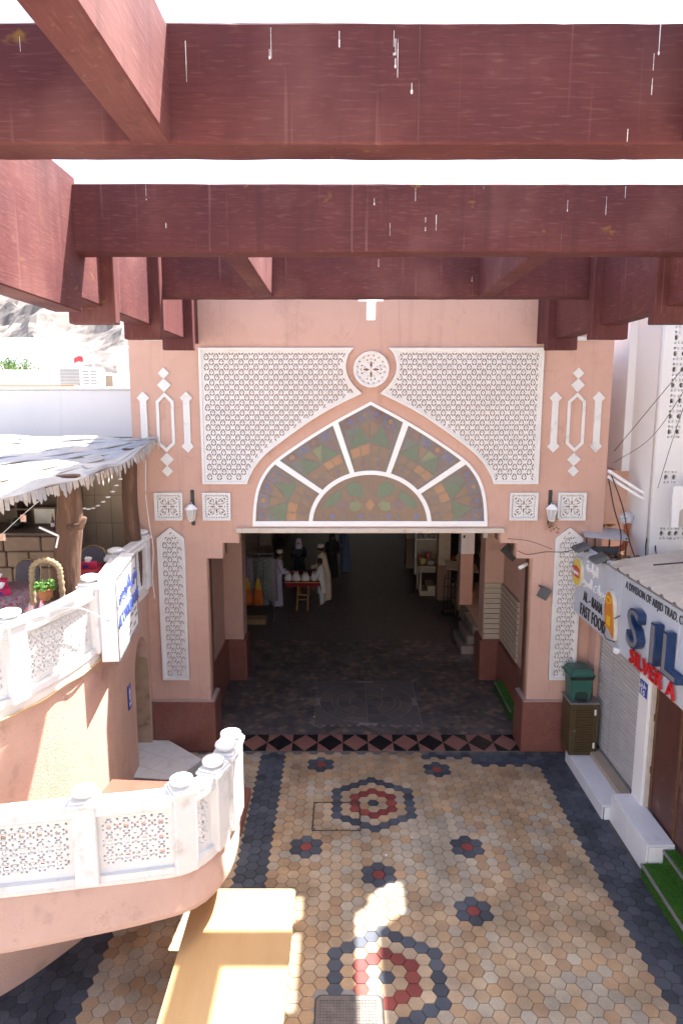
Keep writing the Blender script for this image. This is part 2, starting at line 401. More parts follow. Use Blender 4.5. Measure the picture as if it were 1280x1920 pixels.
# inspection covers
cv = thing('tiled_access_cover', (-.08, 9.58, 0), 'thin square metal frame of a paver-filled access cover beside the far rosette', 'access cover')
x0, x1, y0, y1 = MAN[0]
for nm, q in (('frame_bar', (x0, x1, y0, y0+.018)), ('frame_bar', (x0, x1, y1-.018, y1)), ('frame_bar', (x0, x0+.018, y0+.019, y1-.019)), ('frame_bar', (x1-.018, x1, y0+.019, y1-.019))):
    box(nm, *q, -.02, .006, mat('dark_steel', (.05, .05, .05), (.09, .075, .06), 20, .5, metal=.5), cv, .002)
for a, b in ((x0+.04, y0+.04), (x1-.04, y0+.04), (x0+.04, y1-.04), (x1-.04, y1-.04), ((x0+x1)/2, y0+.03), ((x0+x1)/2, y1-.03)):
    lathe('bolt', [(.014, 0), (.014, .006), (.008, .009)], MATS['dark_steel'], cv, 8, (a, b, .003))
mc = thing('manhole_cover', (.08, 5.98, 0), 'worn chequered metal manhole cover with rounded corners in a cement collar', 'manhole cover')
x0, x1, y0, y1 = MAN[1]
def rrect(x0, x1, y0, y1, r, n=5):
    o = []
    for cx, cy, a in ((x1-r, y1-r, 0), (x0+r, y1-r, 90), (x0+r, y0+r, 180), (x1-r, y0+r, 270)):
        for k in range(n+1): o.append((cx+r*math.cos(R(a+90*k/n)), cy+r*math.sin(R(a+90*k/n))))
    return o
CEM = mat('cement', (.30, .28, .26), (.22, .21, .2), 9, .9, .5, 60)
prism('cement_collar', rrect(x0-.07, x1+.07, y0-.07, y1+.07, .1), -.03, -.004, CEM, mc)
prism('cover_rim', rrect(x0+.005, x1-.005, y0, y1-.005, .08), -.02, .003, MATS['dark_steel'], mc)
prism('cover_plate', rrect(x0+.022, x1-.022, y0+.02, y1-.022, .07), -.02, .006, mat('worn_iron', (.20, .17, .15), (.13, .11, .10), 12, .5, .2, 40, metal=.35), mc)
bm = bmesh.new()
for i in range(19):
    for j in range(22):
        bx, by = x0+.07+i*.034, y0+.06+j*.034
        if bx < x1-.06 and by < y1-.06: bm_box(bm, bx-.011, bx+.011, by-.011, by+.011, .004, .0105)
tag(from_bm('raised_chequers', bm, MATS['worn_iron'], mc), kind='stuff')

# threshold of diamond granite
th = thing('granite_threshold', (AX, 11.85, 0), 'black and pink granite threshold strip with diamond pattern at the gate', 'threshold')
TX0, TX1, TY0, TY1 = AX-2.80, AX+2.80, 11.56, 12.16
box('bed', TX0, TX1, TY0, TY1, -.03, -.006, MORTAR, th, 0)
nD = 12; dw = (TX1-TX0)/nD; my = (TY0+TY1)/2
for k in range(nD):
    a = TX0+k*dw; m_ = a+dw/2; b = a+dw
    dark = k % 2 == 0
    A, B = (BLACKG, GRANF) if dark else (GRANF, BLACKG)
    prism('diamond_tile', inset([(a, my), (m_, TY0), (b, my), (m_, TY1)], .004), -.012, .003, A, th, .001)
    for tri in ([(a, TY0), (m_, TY0), (a, my)], [(m_, TY0), (b, TY0), (b, my)], [(a, my), (m_, TY1), (a, TY1)], [(b, my), (b, TY1), (m_, TY1)]):
        prism('corner_tile', inset(tri, .005), -.012, .003, B, th, .001)
# passage floor: diagonal setts, a round emblem, plain beyond
pf = mesh('passage_floor', [(-3.6, 12.16, -.016), (7.5, 12.16, -.016), (7.5, 60, -.016), (-3.6, 60, -.016)], [(0, 1, 2, 3)],
          mat('dark_setts', (.16, .135, .125), (.11, .095, .09), 7, .5, .4, 14, fine=(.07, .06, .058), fscale=18)); tag(pf, kind='structure')
SOBJ = attr_mat('sett_stone', 'object', .55); SATT = attr_mat('sett_stone_far', 'attr', .55)
sq = .118; sb = bmesh.new(); h = sq/math.sqrt(2)-.003
bm_prism(sb, [(h, 0), (0, h), (-h, 0), (0, -h)], -.02, 0, .003); bmesh.ops.recalc_face_normals(sb, faces=sb.faces)
sett_me = bpy.data.meshes.new('sett'); sb.to_mesh(sett_me); sb.free(); sett_me.materials.append(SOBJ)
EMX, EMY, EMR = .52, 13.62, .98
d2 = sq*math.sqrt(2); cnt = 0; setts = []
for j in range(0, 72):
    for i in range(-22, 24):
        x = AX+(i+(.5 if j % 2 else 0))*d2; y = 12.25+j*d2/2
        if y > 17.4 or not (-2.6 < x < 3.9) or (abs(x-EMX) < EMR+.12 and abs(y-EMY) < EMR+.12): continue
        setts.append((x, y))
setts.sort(key=lambda q: q[1]); fb = bmesh.new(); lay = fb.loops.layers.float_color.new('tone')
for n_, (x, y) in enumerate(setts):
    rn = random.Random(n_*13+1); v = mnoise.noise(Vector((x*1.3, y*1.3, 9)))
    warm = rn.random() < .22+.5*max(0, v)
    c = rn.choice([(.22, .165, .13), (.19, .14, .115), (.26, .20, .15)]) if warm else rn.choice([(.135, .115, .112), (.11, .098, .10), (.155, .135, .128), (.12, .105, .10)])
    if n_ < 300:
        o = bpy.data.objects.new('sett', sett_me); COL.objects.link(o); o.parent = pf
        o.location = (x, y, rn.uniform(-.003, .001)); o.rotation_euler = (rn.uniform(-.01, .01), rn.uniform(-.01, .01), rn.uniform(-.02, .02)); o.color = (*c, 1)
    else:
        for f in bm_prism(fb, [(x+h, y), (x, y+h), (x-h, y), (x, y-h)], -.02, rn.uniform(-.003, .001), .003):
            for l in f.loops: l[lay] = (*c, 1)
tag(from_bm('sett_field', fb, SATT, pf), kind='stuff')
em = thing('floor_emblem', (EMX, EMY, 0), 'round dark stone emblem of wedges and rings set in the passage floor', 'floor emblem')
STN = [mat('emblem_stone_a', (.13, .115, .115), (.10, .09, .09), 9, .5), mat('emblem_stone_b', (.16, .14, .132), (.13, .112, .107), 9, .5), mat('emblem_stone_c', (.20, .165, .14), (.16, .13, .115), 9, .5)]
prism('emblem_bed', [(EMX-EMR-.1, EMY-EMR-.1), (EMX+EMR+.1, EMY-EMR-.1), (EMX+EMR+.1, EMY+EMR+.1), (EMX-EMR-.1, EMY+EMR+.1)], -.02, -.008, mat('emblem_joint', (.34, .31, .29), (.28, .26, .24), 9, .8), em, 0)
def sector(r0, r1, a0, a1, n=5):
    return [(EMX+r1*math.cos(a0+(a1-a0)*k/n), EMY+r1*math.sin(a0+(a1-a0)*k/n)) for k in range(n+1)]+[(EMX+r0*math.cos(a1-(a1-a0)*k/n), EMY+r0*math.sin(a1-(a1-a0)*k/n)) for k in range(n+1 if r0 > 0 else 1)]
for k in range(8):
    a = math.pi/4*k
    prism('wedge', inset(sector(0, .34, a, a+math.pi/4), .006), -.014, 0, STN[k % 2], em, .001)
for k in range(12):
    a = math.pi/6*k; g_ = .01
    prism('ring_stone', sector(.352, .60, a+g_, a+math.pi/6-g_), -.014, 0, STN[(k*5) % 3], em, .001)
    prism('ring_stone', sector(.614, .72, a+g_*.6, a+math.pi/6-g_*.6), -.014, 0, STN[1], em, .001)
    prism('ring_stone', sector(.732, .97, a+g_*.6, a+math.pi/6-g_*.6), -.014, 0, STN[(k*7) % 3], em, .001)
for sx in (-1, 1):
    for sy in (-1, 1):
        P = [(EMX+sx*(EMR+.08), EMY+sy*(EMR+.08))]+[(EMX+sx*.99*math.cos(a), EMY+sy*.99*math.sin(a)) for a in [R(q) for q in (80, 62, 45, 28, 10)]]
        P = [(EMX+sx*(EMR+.08), EMY+sy*(EMR+.08)), (EMX+sx*.2, EMY+sy*(EMR+.08))]+P[1:]+[(EMX+sx*(EMR+.08), EMY+sy*.2)]
        bm = bmesh.new(); vs = [bm.verts.new((x, y, -.003)) for x, y in P]; bm.faces.new(vs); bmesh.ops.triangulate(bm, faces=bm.faces)
        from_bm('corner_stone', bm, STN[1], em)

# ================================================================= gateway
gate = thing('gateway', (AX, GY, 0), 'tall pink plaster gateway with white carved panels and stained-glass arch', 'gateway')
def mir(pts): return [(-x, z) for x, z in reversed(pts)]
A_L = [(p.x, p.y) for p in catmull([(-2.02, 4.15), (-2.0, 4.47), (-1.94, 4.795), (-1.81, 5.07), (-1.60, 5.30), (-1.122, 5.635), (-.616, 5.945), (0, 6.275)], 6)]
ARCH = A_L+mir(A_L)[1:]
def offset_poly(P, d):
    """offset inwards by d (any orientation)"""
    area = sum(P[i-1][0]*P[i][1]-P[i][0]*P[i-1][1] for i in range(len(P))); sg = 1 if area > 0 else -1; o = []
    for i in range(len(P)):
        a, b, c = Vector(P[i-1]), Vector(P[i]), Vector(P[(i+1) % len(P)])
        d1 = (b-a).normalized(); d2_ = (c-b).normalized(); n1 = Vector((-d1.y, d1.x))*sg; n2 = Vector((-d2_.y, d2_.x))*sg
        m_ = n1+n2
        if m_.length < 1e-4: o.append(tuple(b+n1*d)); continue
        m_.normalize(); o.append(tuple(b+m_*min(d/max(m_.dot(n1), .3), 2.5*d)))
    return o
def gx(P): return [(AX+x, z) for x, z in P]
half = [(-4.02, 0), (-4.02, 9.15), (-.36, 9.15), (-.36, 8.2), (-.215, 8.2), (-.215, 7.9), (-.077, 7.9), (-.077, 7.6)]
low = [(2.84, 0), (2.84, 3.578), (2.555, 3.578), (2.555, 3.853), (2.265, 3.853), (2.265, 4.04)]
OUT = half+mir(half)+low+mir(low)
plate('wall', gx(OUT), [gx(offset_poly(ARCH, .02))], .45, front(GY, .45), PINK, gate)
for s in (-1, 1):
    x0, x1 = sorted((AX+s*2.755, AX+s*4.06))
    if s < 0: x0 = AX-3.86
    box('plinth', x0, x1, 11.52, 12.12, .0, .95, GRAN, gate, .006)
    a, b = sorted((AX+s*2.77, AX+s*3.9)); box('plinth_cap', a, b, 11.535, 12.11, .951, .975, mat('dusty_ledge', (.42, .30, .27), (.36, .25, .22), 5, .9), gate, .004)
box('lintel_band', AX-2.30, AX+2.30, 11.50, 12.02, 4.045, 4.125, mat('weathered_cream', (.62, .55, .48), (.52, .44, .36), 5, .8, .2, 50, dirt=(.3, .18, .1), dscale=9, dlo=.6, dhi=.75), gate, .006)
# --- stained-glass window
CZ = 4.19; EA, EB = 1.02, .89
FR = offset_poly(ARCH, .05)
knO = [(-9, 0), (-1.60, 5.30), (-.60, 5.95)]
def outer_pt(t, inset_=0):
    """t 0..5 along the arch: knots at the spokes"""
    N = len(FR)
    def idx(pt): return min(range(N), key=lambda i: (FR[i][0]-pt[0])**2+(FR[i][1]-pt[1])**2)
    i1, i2 = KI
    kn = [0, i1, i2, N-1-i2, N-1-i1, N-1]; k = min(4, int(t)); f = kn[k]+(kn[k+1]-kn[k])*(t-k)
    a = int(f); b = min(N-1, a+1); q = f-a
    return Vector((FR[a][0]*(1-q)+FR[b][0]*q, FR[a][1]*(1-q)+FR[b][1]*q))
KI = [min(range(len(FR)), key=lambda i: (FR[i][0]-p[0])**2+(FR[i][1]-p[1])**2) for p in ((-1.57, 5.25), (-.58, 5.90))]
EK = [math.pi, math.pi-math.atan2((4.74-CZ)/EB, .828/EA), math.pi-math.atan2((5.07-CZ)/EB, .308/EA)]; EK += [math.pi-EK[2], math.pi-EK[1], 0]
def ell_pt(t, a=EA, b=EB):
    k = min(4, int(t)); an = EK[k]+(EK[k+1]-EK[k])*(t-k); return Vector((a*math.cos(an), CZ+b*math.sin(an)))
def tr(t, r): return ell_pt(t, EA+.03, EB+.03).lerp(outer_pt(t), r)
panes = []
for k in range(5):
    g0, g1 = (.0, .04) if k == 0 else ((.04, .0) if k == 4 else (.04, .04))
    P = [outer_pt(k+g0+(1-g0-g1)*q/12) for q in range(13)]+[ell_pt(k+1-g1*1.6-(1-(g0+g1)*1.6)*q/10, EA+.035, EB+.035) for q in range(11)]
    if k == 0: P[0].y = CZ+.05; P[-1].y = CZ+.05
    if k == 4: P[12].y = CZ+.05; P[13].y = CZ+.05
    panes.append([tuple(p) for p in P])
disc = [tuple(ell_pt(5*q/30, EA-.035, EB-.035)) for q in range(31)]; disc[0] = (disc[0][0], CZ+.05); disc[-1] = (disc[-1][0], CZ+.05)
FRAME = mat('white_window_frame', (.80, .80, .80), (.76, .76, .77), 3, .4, 0, 1, dirt=(.6, .57, .55), dscale=8, dlo=.65, dhi=.85)
win = plate('arched_window_frame', gx(ARCH), [gx(p) for p in panes+[disc]], .09, front(GY-.035, .09), FRAME, gate)
def glass(name, c, rough=.09):
    m = mat(name, c, tuple(v*.7 for v in c), 1.5, rough, .08, 5, spec=.55); return m
GB = glass('glass_smoke', (.10, .066, .062)); GVI = glass('glass_violet', (.085, .07, .12)); GCO = glass('glass_copper', (.15, .066, .028)); GBR = glass('glass_brown', (.125, .052, .025)); GOR = glass('glass_amber', (.28, .11, .03))
GGR = glass('glass_green', (.035, .085, .038)); GLG = glass('glass_lime', (.12, .15, .05)); GBL = glass('glass_blue', (.06, .06, .21)); GPU = glass('glass_plum', (.11, .045, .06)); GAQ = glass('glass_teal', (.065, .085, .075))
LEAD = mat('lead_came', (.20, .19, .185), (.15, .145, .14), 5, .6)
def gplate(nm, P, t, y, m, par): return plate(nm, gx(P), [], t, front(y, t), m, par)
def piece(P, m, lvl=0):
    P = [tuple(p) for p in P]; y = GY+.012-.003*lvl
    gplate('came', P, .004, y, LEAD, win)
    q = [(sum(a for a, _ in P)/len(P), sum(b for _, b in P)/len(P))][0]
    gplate('glass_piece', offset_poly(P, .0045), .004, y-.002, m, win)
for k, P in enumerate(panes): gplate('pane', P, .01, GY+.015, GB, win)
gplate('pane', disc, .01, GY+.015, GBR, win)
rg = random.Random(4)
for k in range(5):
    e0 = .10; e1 = .90
    if k == 0: e0 = .05
    if k == 4: e1 = .95
    span = e1-e0
    # inner copper stones, broad amber band, green and lime triangles, violet border with roundels
    for q in range(4):
        a = k+e0+span*q/4; b = a+span/4-.008
        piece([tr(a, .02), tr(b, .02), tr(b, .235), tr(a, .235)], (GCO, GBR)[(q+k) % 2])
        piece([tr(a, .25), tr(b, .25), tr(b, .43), tr(a, .43)], (GOR, GCO)[(q//2+k) % 2])
        piece([tr(a, .80), tr(b, .80), tr(b, .985), tr(a, .985)], GVI if q % 2 else GPU)
    for q in range(2):
        a = k+e0+span*q/2; b = k+e0+span*(q+1)/2-.01; m_ = (a+b)/2
        piece([tr(a, .445), tr(b, .445), tr(m_, .785)], GGR)
        piece([tr(a, .47), tr(m_-.02, .775), tr(a, .785)], (GLG if k % 2 else GCO) if q else GAQ); piece([tr(b, .47), tr(b, .785), tr(m_+.02, .775)], GPU if q else GCO)
        piece([tr(m_-.09, .13), tr(m_, .04), tr(m_+.09, .13), tr(m_, .215)], GPU, 1)
    for q in range(4):
        c_ = tr(k+e0+span*(q+.5)/4, .895); piece(circ(c_.x, c_.y, .047, 12), [GBL, GOR, GBL, GCO][(q+k) % 4], 1)
# half-disc: scrolls and a row of roundels
for q in range(11):
    x = -.80+q*.16; piece(circ(x, CZ+.13, .05, 12), [GPU, GBL, GB, GBR, GBL, GPU][q % 6])
for s in (-1, 1):
    piece([(s*x, z) for x, z in [(.82, 4.44), (.62, 4.50), (.48, 4.64), (.50, 4.78), (.66, 4.70), (.78, 4.58)]], GGR)
    piece([(s*x, z) for x, z in circ(.49, 4.51, .115, 14, 0, .085)], GPU, 2)
    piece([(s*x, z) for x, z in [(.28, 4.40), (.36, 4.45), (.34, 4.56), (.22, 4.60), (.13, 4.54), (.19, 4.43)]], GLG, 1)
    piece([(s*x, z) for x, z in [(.12, 4.63), (.34, 4.68), (.44, 4.82), (.30, 4.94), (.14, 4.86)]], GGR)
piece([(0, 5.02), (.09, 4.90), (.08, 4.78), (0, 4.70), (-.08, 4.78), (-.09, 4.90)], GBR)
piece([(0, 4.64), (.09, 4.52), (0, 4.40), (-.09, 4.52)], GOR)
# --- perforated panels
MOT = []
Lc = [(-.003, .068), (-.027, .046), (-.043, .016), (-.049, -.013), (-.033, -.010), (-.028, .007), (-.016, .028), (-.003, .042)]
Bc = [(-.052, -.024), (-.038, -.046), (-.013, -.068), (-.004, -.050), (-.019, -.036), (-.031, -.019)]
for P in (Lc, Bc): MOT += [P, [(-x, y) for x, y in reversed(P)]]
MOT.append([(0, .022), (.008, .004), (0, -.014), (-.008, .004)])
def lattice(outline, cw=.164, ch=.166, scale=.9, org=(0, 0)):
    xs = [p[0] for p in outline]; zs = [p[1] for p in outline]; H_ = []
    j = 0; z = min(zs)-ch
    while z < max(zs)+ch:
        x = min(xs)-cw+(cw/2 if j % 2 else 0)
        while x < max(xs)+cw:
            for P in MOT:
                Q = [(x+a*scale, z+b*scale) for a, b in P]
                if all(inside(p, outline) and edge_dist(p, outline) > .006 for p in Q): H_.append(Q)
            x += cw
        z += ch/2; j += 1
    return H_
def panel(name, outline, parent, fw=.045, depth=.055):
    inn = offset_poly(outline, fw)
    fr = plate(name, gx(outline), [gx(inn)], depth+.02, front(GY-depth-.02, depth+.02), CARVED, parent)
    plate('lattice', gx(offset_poly(outline, fw-.004)), [gx(q) for q in lattice(inn)], .026, front(GY-depth+.003, .026), CARVED, fr)
    plate('red_brown_backing', gx(offset_poly(outline, fw-.002)), [], .012, front(GY-.013, .012), mat('red_brown_backing', (.40, .16, .10), (.34, .13, .08), 5, .9), fr)  # red-brown plate, darker than the wall, seen through the openings
    return fr
nt_ = [(p.x, p.y) for p in catmull([(-.278, 7.15), (-.357, 7.068), (-.405, 6.947), (-.419, 6.826), (-.383, 6.686), (-.294, 6.546), (-.151, 6.406)], 3)]
cvp = [(p.x, p.y) for p in catmull([(-.151, 6.406), (-.49, 6.245), (-.849, 6.052), (-1.21, 5.815), (-1.575, 5.55), (-1.76, 5.40), (-1.924, 5.22), (-2.037, 5.03), (-2.095, 4.887)], 3)]
PL = [(-2.85, 7.15)]+nt_+cvp[1:]+[(-2.85, 4.887)]
panel('spandrel_panel', PL, gate); panel('spandrel_panel', mir(PL), gate)
for s in (-1, 1):
    c_ = s*3.435
    panel('tall_panel', [(c_-.235, 1.37), (c_+.235, 1.37), (c_+.235, 3.95), (c_, 4.135), (c_-.235, 3.95)], gate)
def curl_holes(cx, cz, k):
    """four-fold scroll openings of a carved square or roundel"""
    H_ = []
    for q in range(4):
        ca, sa = math.cos(q*math.pi/2), math.sin(q*math.pi/2)
        def T(P): return [(cx+(a*ca-b*sa)*k, cz+(a*sa+b*ca)*k) for a, b in P]
        H_.append(T([(0.05, 0), (.16, .055), (.30, .02), (.30, -.02), (.16, -.055)]))
        H_.append(T([(.34, -.07), (.42, 0), (.34, .07), (.38, 0)]))
        H_.append(T([(.17, .12), (.25, .10), (.36, .15), (.40, .26), (.36, .25), (.31, .17), (.24, .14)]))
        H_.append(T([(.12, .17), (.10, .25), (.15, .36), (.26, .40), (.25, .36), (.17, .31), (.14, .24)]))
        H_.append(T(circ(.27, .27, .055, 8)))
        H_.append(T([(.07, .07), (.14, .085), (.155, .155), (.085, .14)]))
        H_.append(T([(.36, .36), (.42, .30), (.43, .43), (.30, .42)]))
    return H_
for cx in (-3.447, -2.625, 2.625, 3.447):
    O = [(cx-.24, 4.26), (cx+.24, 4.26), (cx+.24, 4.74), (cx-.24, 4.74)]
    sqp = plate('square_panel', gx(O), [gx(offset_poly(O, .026))], .07, front(GY-.07, .07), CARVED, gate)
    keys = []
    for e in range(4):
        for q in range(9):
            a = -.165+q*.0412; P = circ(a, .186, .0125, 6)
            ca, sa = math.cos(e*math.pi/2), math.sin(e*math.pi/2); keys.append([(cx+x*ca-y*sa, 4.5+x*sa+y*ca) for x, y in P])
    plate('carving', gx(offset_poly(O, .022)), [gx(h_) for h_ in curl_holes(cx, 4.5, .36)+keys], .045, front(GY-.05, .045), CARVED, sqp)
md = plate('medallion', gx(circ(0, 6.80, .295, 48)), [gx(circ(0, 6.80, .25, 40))], .09, front(GY-.09, .09), CARVED, gate)
hs = [h_ for i_, h_ in enumerate(curl_holes(0, 6.80, .44)) if i_ % 7 in (0, 1)]
hs = [h_ for h_ in hs if all(math.hypot(x, z-6.80) < .235 for x, z in h_)]
for k in range(8):
    a = math.pi/4*k+.39
    for dr, w_ in ((.115, .02), (.165, .026)): hs.append([(dr*math.cos(a)+w_*.6*math.cos(a+t), 6.80+dr*math.sin(a)+w_*math.sin(a+t)*.6) for t in (0, 1.57, 3.14, 4.71)])
for k in range(16):
    a = math.pi/8*(k+.5); hs.append([(.226*math.cos(a)+.012*math.cos(b_), 6.80+.226*math.sin(a)+.012*math.sin(b_)) for b_ in [R(60*i) for i in range(6)]])
hs = [h_ for i, h_ in enumerate(hs) if i >= len(hs)-16 or all(math.hypot(x, z-6.80) < .207 for x, z in h_)]
plate('carving', gx(circ(0, 6.80, .254, 48)), [gx(h_) for h_ in hs], .045, front(GY-.055, .045), CARVED, md)
# --- raised white ornaments on the pylons
def orn(nm, P, holes=()): return plate(nm, gx(P), [gx(h_) for h_ in holes], .035, front(GY-.033, .035), WHITE, gate)
for s in (-1, 1):
    c_ = s*3.445
    for z, r_ in ((6.74, .095), (6.545, .115), (5.305, .115), (5.105, .095)): orn('diamond_ornament', [(c_-r_, z), (c_, z-r_), (c_+r_, z), (c_, z+r_)])
    ring = [(c_, 5.43), (c_+.15, 5.57), (c_+.15, 6.28), (c_, 6.425), (c_-.15, 6.28), (c_-.15, 5.57)]
    orn('long_hexagon_ornament', ring, [offset_poly(ring, .05)])
    for d in (-.36, .36):
        a = c_+d
        orn('arrow_ornament', [(a, 5.42), (a+.105, 5.525), (a+.055, 5.58), (a+.055, 6.28), (a+.105, 6.335), (a, 6.44), (a-.105, 6.335), (a-.055, 6.28), (a-.055, 5.58), (a-.105, 5.525)])
    fo = [(c_-.3, 7.27), (c_+.3, 7.27), (c_+.3, 7.95), (c_-.3, 7.95)]
    orn('square_frame_ornament', fo, [offset_poly(fo, .06)])
# --- inner arch of the gatehouse
for s in (-1, 1):
    a, b = sorted((AX+s*3.12, AX+s*4.0)); box('passage_side_wall', a, b, 12.05, 14.80, 0, 6.9, PINK, gate, 0)
    a, b = sorted((AX+s*3.02, AX+s*3.13)); box('side_plinth', a, b, 12.14, 14.79, 0, .93, GRAN, gate, .004)
    a, b = sorted((AX+s*2.70, AX+s*4.0)); box('inner_pilaster', a, b, 14.80, 15.35, 0, 4.6, PINK, gate, .006)
    a, b = sorted((AX+s*2.63, AX+s*3.2)); box('inner_plinth', a, b, 14.73, 15.38, 0, .95, GRAN, gate, .005)
    a, b = sorted((AX+s*2.38, AX+s*2.70)); box('corbel_step', a, b, 14.83, 15.3, 3.72, 4.6, PINK, gate, .004)
box('inner_beam', AX-2.38, AX+2.38, 14.85, 15.28, 4.05, 4.61, PINK, gate, .004)
box('gatehouse_back_wall', AX-4.0, AX+4.0, 14.86, 15.29, 4.612, 6.9, PINK, gate, 0)
box('gatehouse_ceiling', AX-4.0, AX+4.0, 12.05, 15.4, 6.9, 7.15, PINK, gate, 0)

# ================================================================= pergola
perg = thing('pergola', (.43, 6.0, 5.9), 'dark red wood-grained pergola of crossing beams overhead', 'pergola')
ZB, ZT = 7.60, 8.17
drips = bmesh.new()
rd = random.Random(11)
SEAM = mat('beam_seam', (.06, .022, .022), (.16, .07, .065), 9, .9)
def beam(name, x0, x1, y0, y1, z0, z1, m, ax, par=None):
    """long box with slightly worn, uneven arrises"""
    bm = bmesh.new(); lo = (x0, y0, z0); hi = (x1, y1, z1); n = max(4, int((hi[ax]-lo[ax])/.06)); o1, o2 = [k for k in (0, 1, 2) if k != ax]; rings = []
    c_ = .011; sec = [(lo[o1]+c_, lo[o2]), (hi[o1]-c_, lo[o2]), (hi[o1], lo[o2]+c_), (hi[o1], hi[o2]-c_), (hi[o1]-c_, hi[o2]), (lo[o1]+c_, hi[o2]), (lo[o1], hi[o2]-c_), (lo[o1], lo[o2]+c_)]
    for i in range(n+1):
        t = lo[ax]+(hi[ax]-lo[ax])*i/n; ring = []
        for j, (u, v) in enumerate(sec):
            p = [0, 0, 0]; p[ax] = t; p[o1] = u; p[o2] = v; q = Vector((t*4.1+j//2*3.3, x0+y0*2, z0)); d = .0035*mnoise.noise(q)+.004*max(0, mnoise.noise(q*5)-.25)
            p[o1] += d*(1 if u < (lo[o1]+hi[o1])/2 else -1); p[o2] += d*(1 if v < (lo[o2]+hi[o2])/2 else -1); ring.append(bm.verts.new(p))
        rings.append(ring)
    for a, b in zip(rings, rings[1:]):
        for k in range(8): bm.faces.new((a[k], a[(k+1) % 8], b[(k+1) % 8], b[k]))
    bm.faces.new(rings[0]); bm.faces.new(rings[-1]); return from_bm(name, bm, m, perg)
def cross(y0, x0=-2.36, x1=3.22, th_=.25, z0=ZB, z1=ZT, nd=0):
    b = beam('cross_beam', x0, x1, y0, y0+th_, z0, z1, BEAMX, 0)
    for xs in (x0+1.35, x0+2.75, x0+4.3): box('seam', xs, xs+.005, y0-.0016, y0+.01, z0+.012, z1-.012, SEAM, b, 0)
    for k in range(nd):
        x = rd.uniform(-1.9, 2.9); zt = z1-abs(rd.gauss(0, .08)) if rd.random() < .65 else rd.uniform(z0+.1, z1); ln = rd.uniform(.03, .17); w_ = rd.uniform(.0012, .003)
        z = zt
        while z > max(zt-ln, z0+.01):
            st = rd.uniform(.012, .05); ww = w_*rd.uniform(.6, 1.4)
            if rd.random() < .75:
                vs = [drips.verts.new((x+a, y0-.0025, q)) for a, q in ((-ww, z), (ww, z), (ww*.8, z-st), (-ww*.8, z-st))]; drips.faces.new(vs)
            z -= st
        if rd.random() < .55:
            r_ = rd.uniform(.004, .008); drips.faces.new([drips.verts.new((x+r_*.8*math.cos(a), y0-.0028, z+r_*1.6*math.sin(a))) for a in [R(45*i) for i in range(8)]])
    return b
for y0, nd in ((-1.55, 0), (1.10, 0), (3.77, 26), (6.36, 11), (9.06, 4)): cross(y0, nd=nd)
tag(from_bm('dropping_streaks', drips, mat('bird_lime', (.72, .70, .70), (.6, .58, .58), 30, .9), perg), kind='stuff')
# inner long beams, in alternate bays
for ya, yb in ((1.35, 3.77), (6.61, 9.06), (-3.5, -1.55)):
    for xa in (-1.08, 1.745): beam('long_beam', xa, xa+.205, ya, yb, ZB+.003, ZT-.004, BEAMY, 1)
# side beams with clamps
for s in (-1, 1):
    xi = .43+s*2.785; xo = xi+s*.25; a, b = sorted((xi, xo))
    beam('side_beam', a, b, -3.5, 6.42, 7.09, 8.24, BEAMY, 1)
    beam('side_beam', a+.006, b-.006, 6.425, 11.59, 7.215, 8.19, BEAMY, 1)
    for y in (7.0, 8.75, 10.6):
        c0, c1 = sorted((xi-s*.115, xo+s*.10)); box('clamp', c0, c1, y, y+.15, 7.05, 8.22, BEAMZ, perg, .01)
    for y in (-3.2, 1.9, 4.6):
        c0, c1 = sorted((xi+s*.02, xo+s*.45)); box('outrigger', c0, c1, y, y+.2, 7.25, 7.9, BEAMX, perg, .01)
# ================================================================= cafe building with the round terrace (left)
cafe = thing('cafe_building', (-4.5, 9, 0), 'pink plaster cafe building with curved wall, raised terrace and white parapet', 'building')
UP = Path([(-5.6, 4.55), (-4.3, 5.62), (-3.50, 6.93), (-3.17, 8.38), (-3.36, 9.95), (-3.40, 10.62), (-3.40, 11.5)], 10)
sDoor = UP.near((-3.40, 10.62)); FZ = 3.12
ribbon('curved_wall', UP, 0, sDoor, -.35, 0, 0, 2.98, PINKR, cafe, 48)
ribbon('terrace_slab', UP, 0, UP.L, -.55, .05, 2.985, FZ, mat('ledge_white', (.74, .70, .66), (.66, .60, .55), 4, .8, .2, 60, dirt=(.42, .33, .27), dscale=6, dlo=.58, dhi=.8), cafe, 60)
fl = [(*UP.at(UP.L*k/40, -.3), FZ-.03) for k in range(41)]+[(-9.5, 11.5, FZ-.03), (-9.5, 4.2, FZ-.03)]
TERR = mat('terrace_floor', (.32, .24, .18), (.26, .19, .15), 4, .8, .2, 30)
bm = bmesh.new(); f_ = bm.faces.new([bm.verts.new(p) for p in fl]); bmesh.ops.triangulate(bm, faces=[f_]); from_bm('terrace_floor', bm, TERR, cafe)
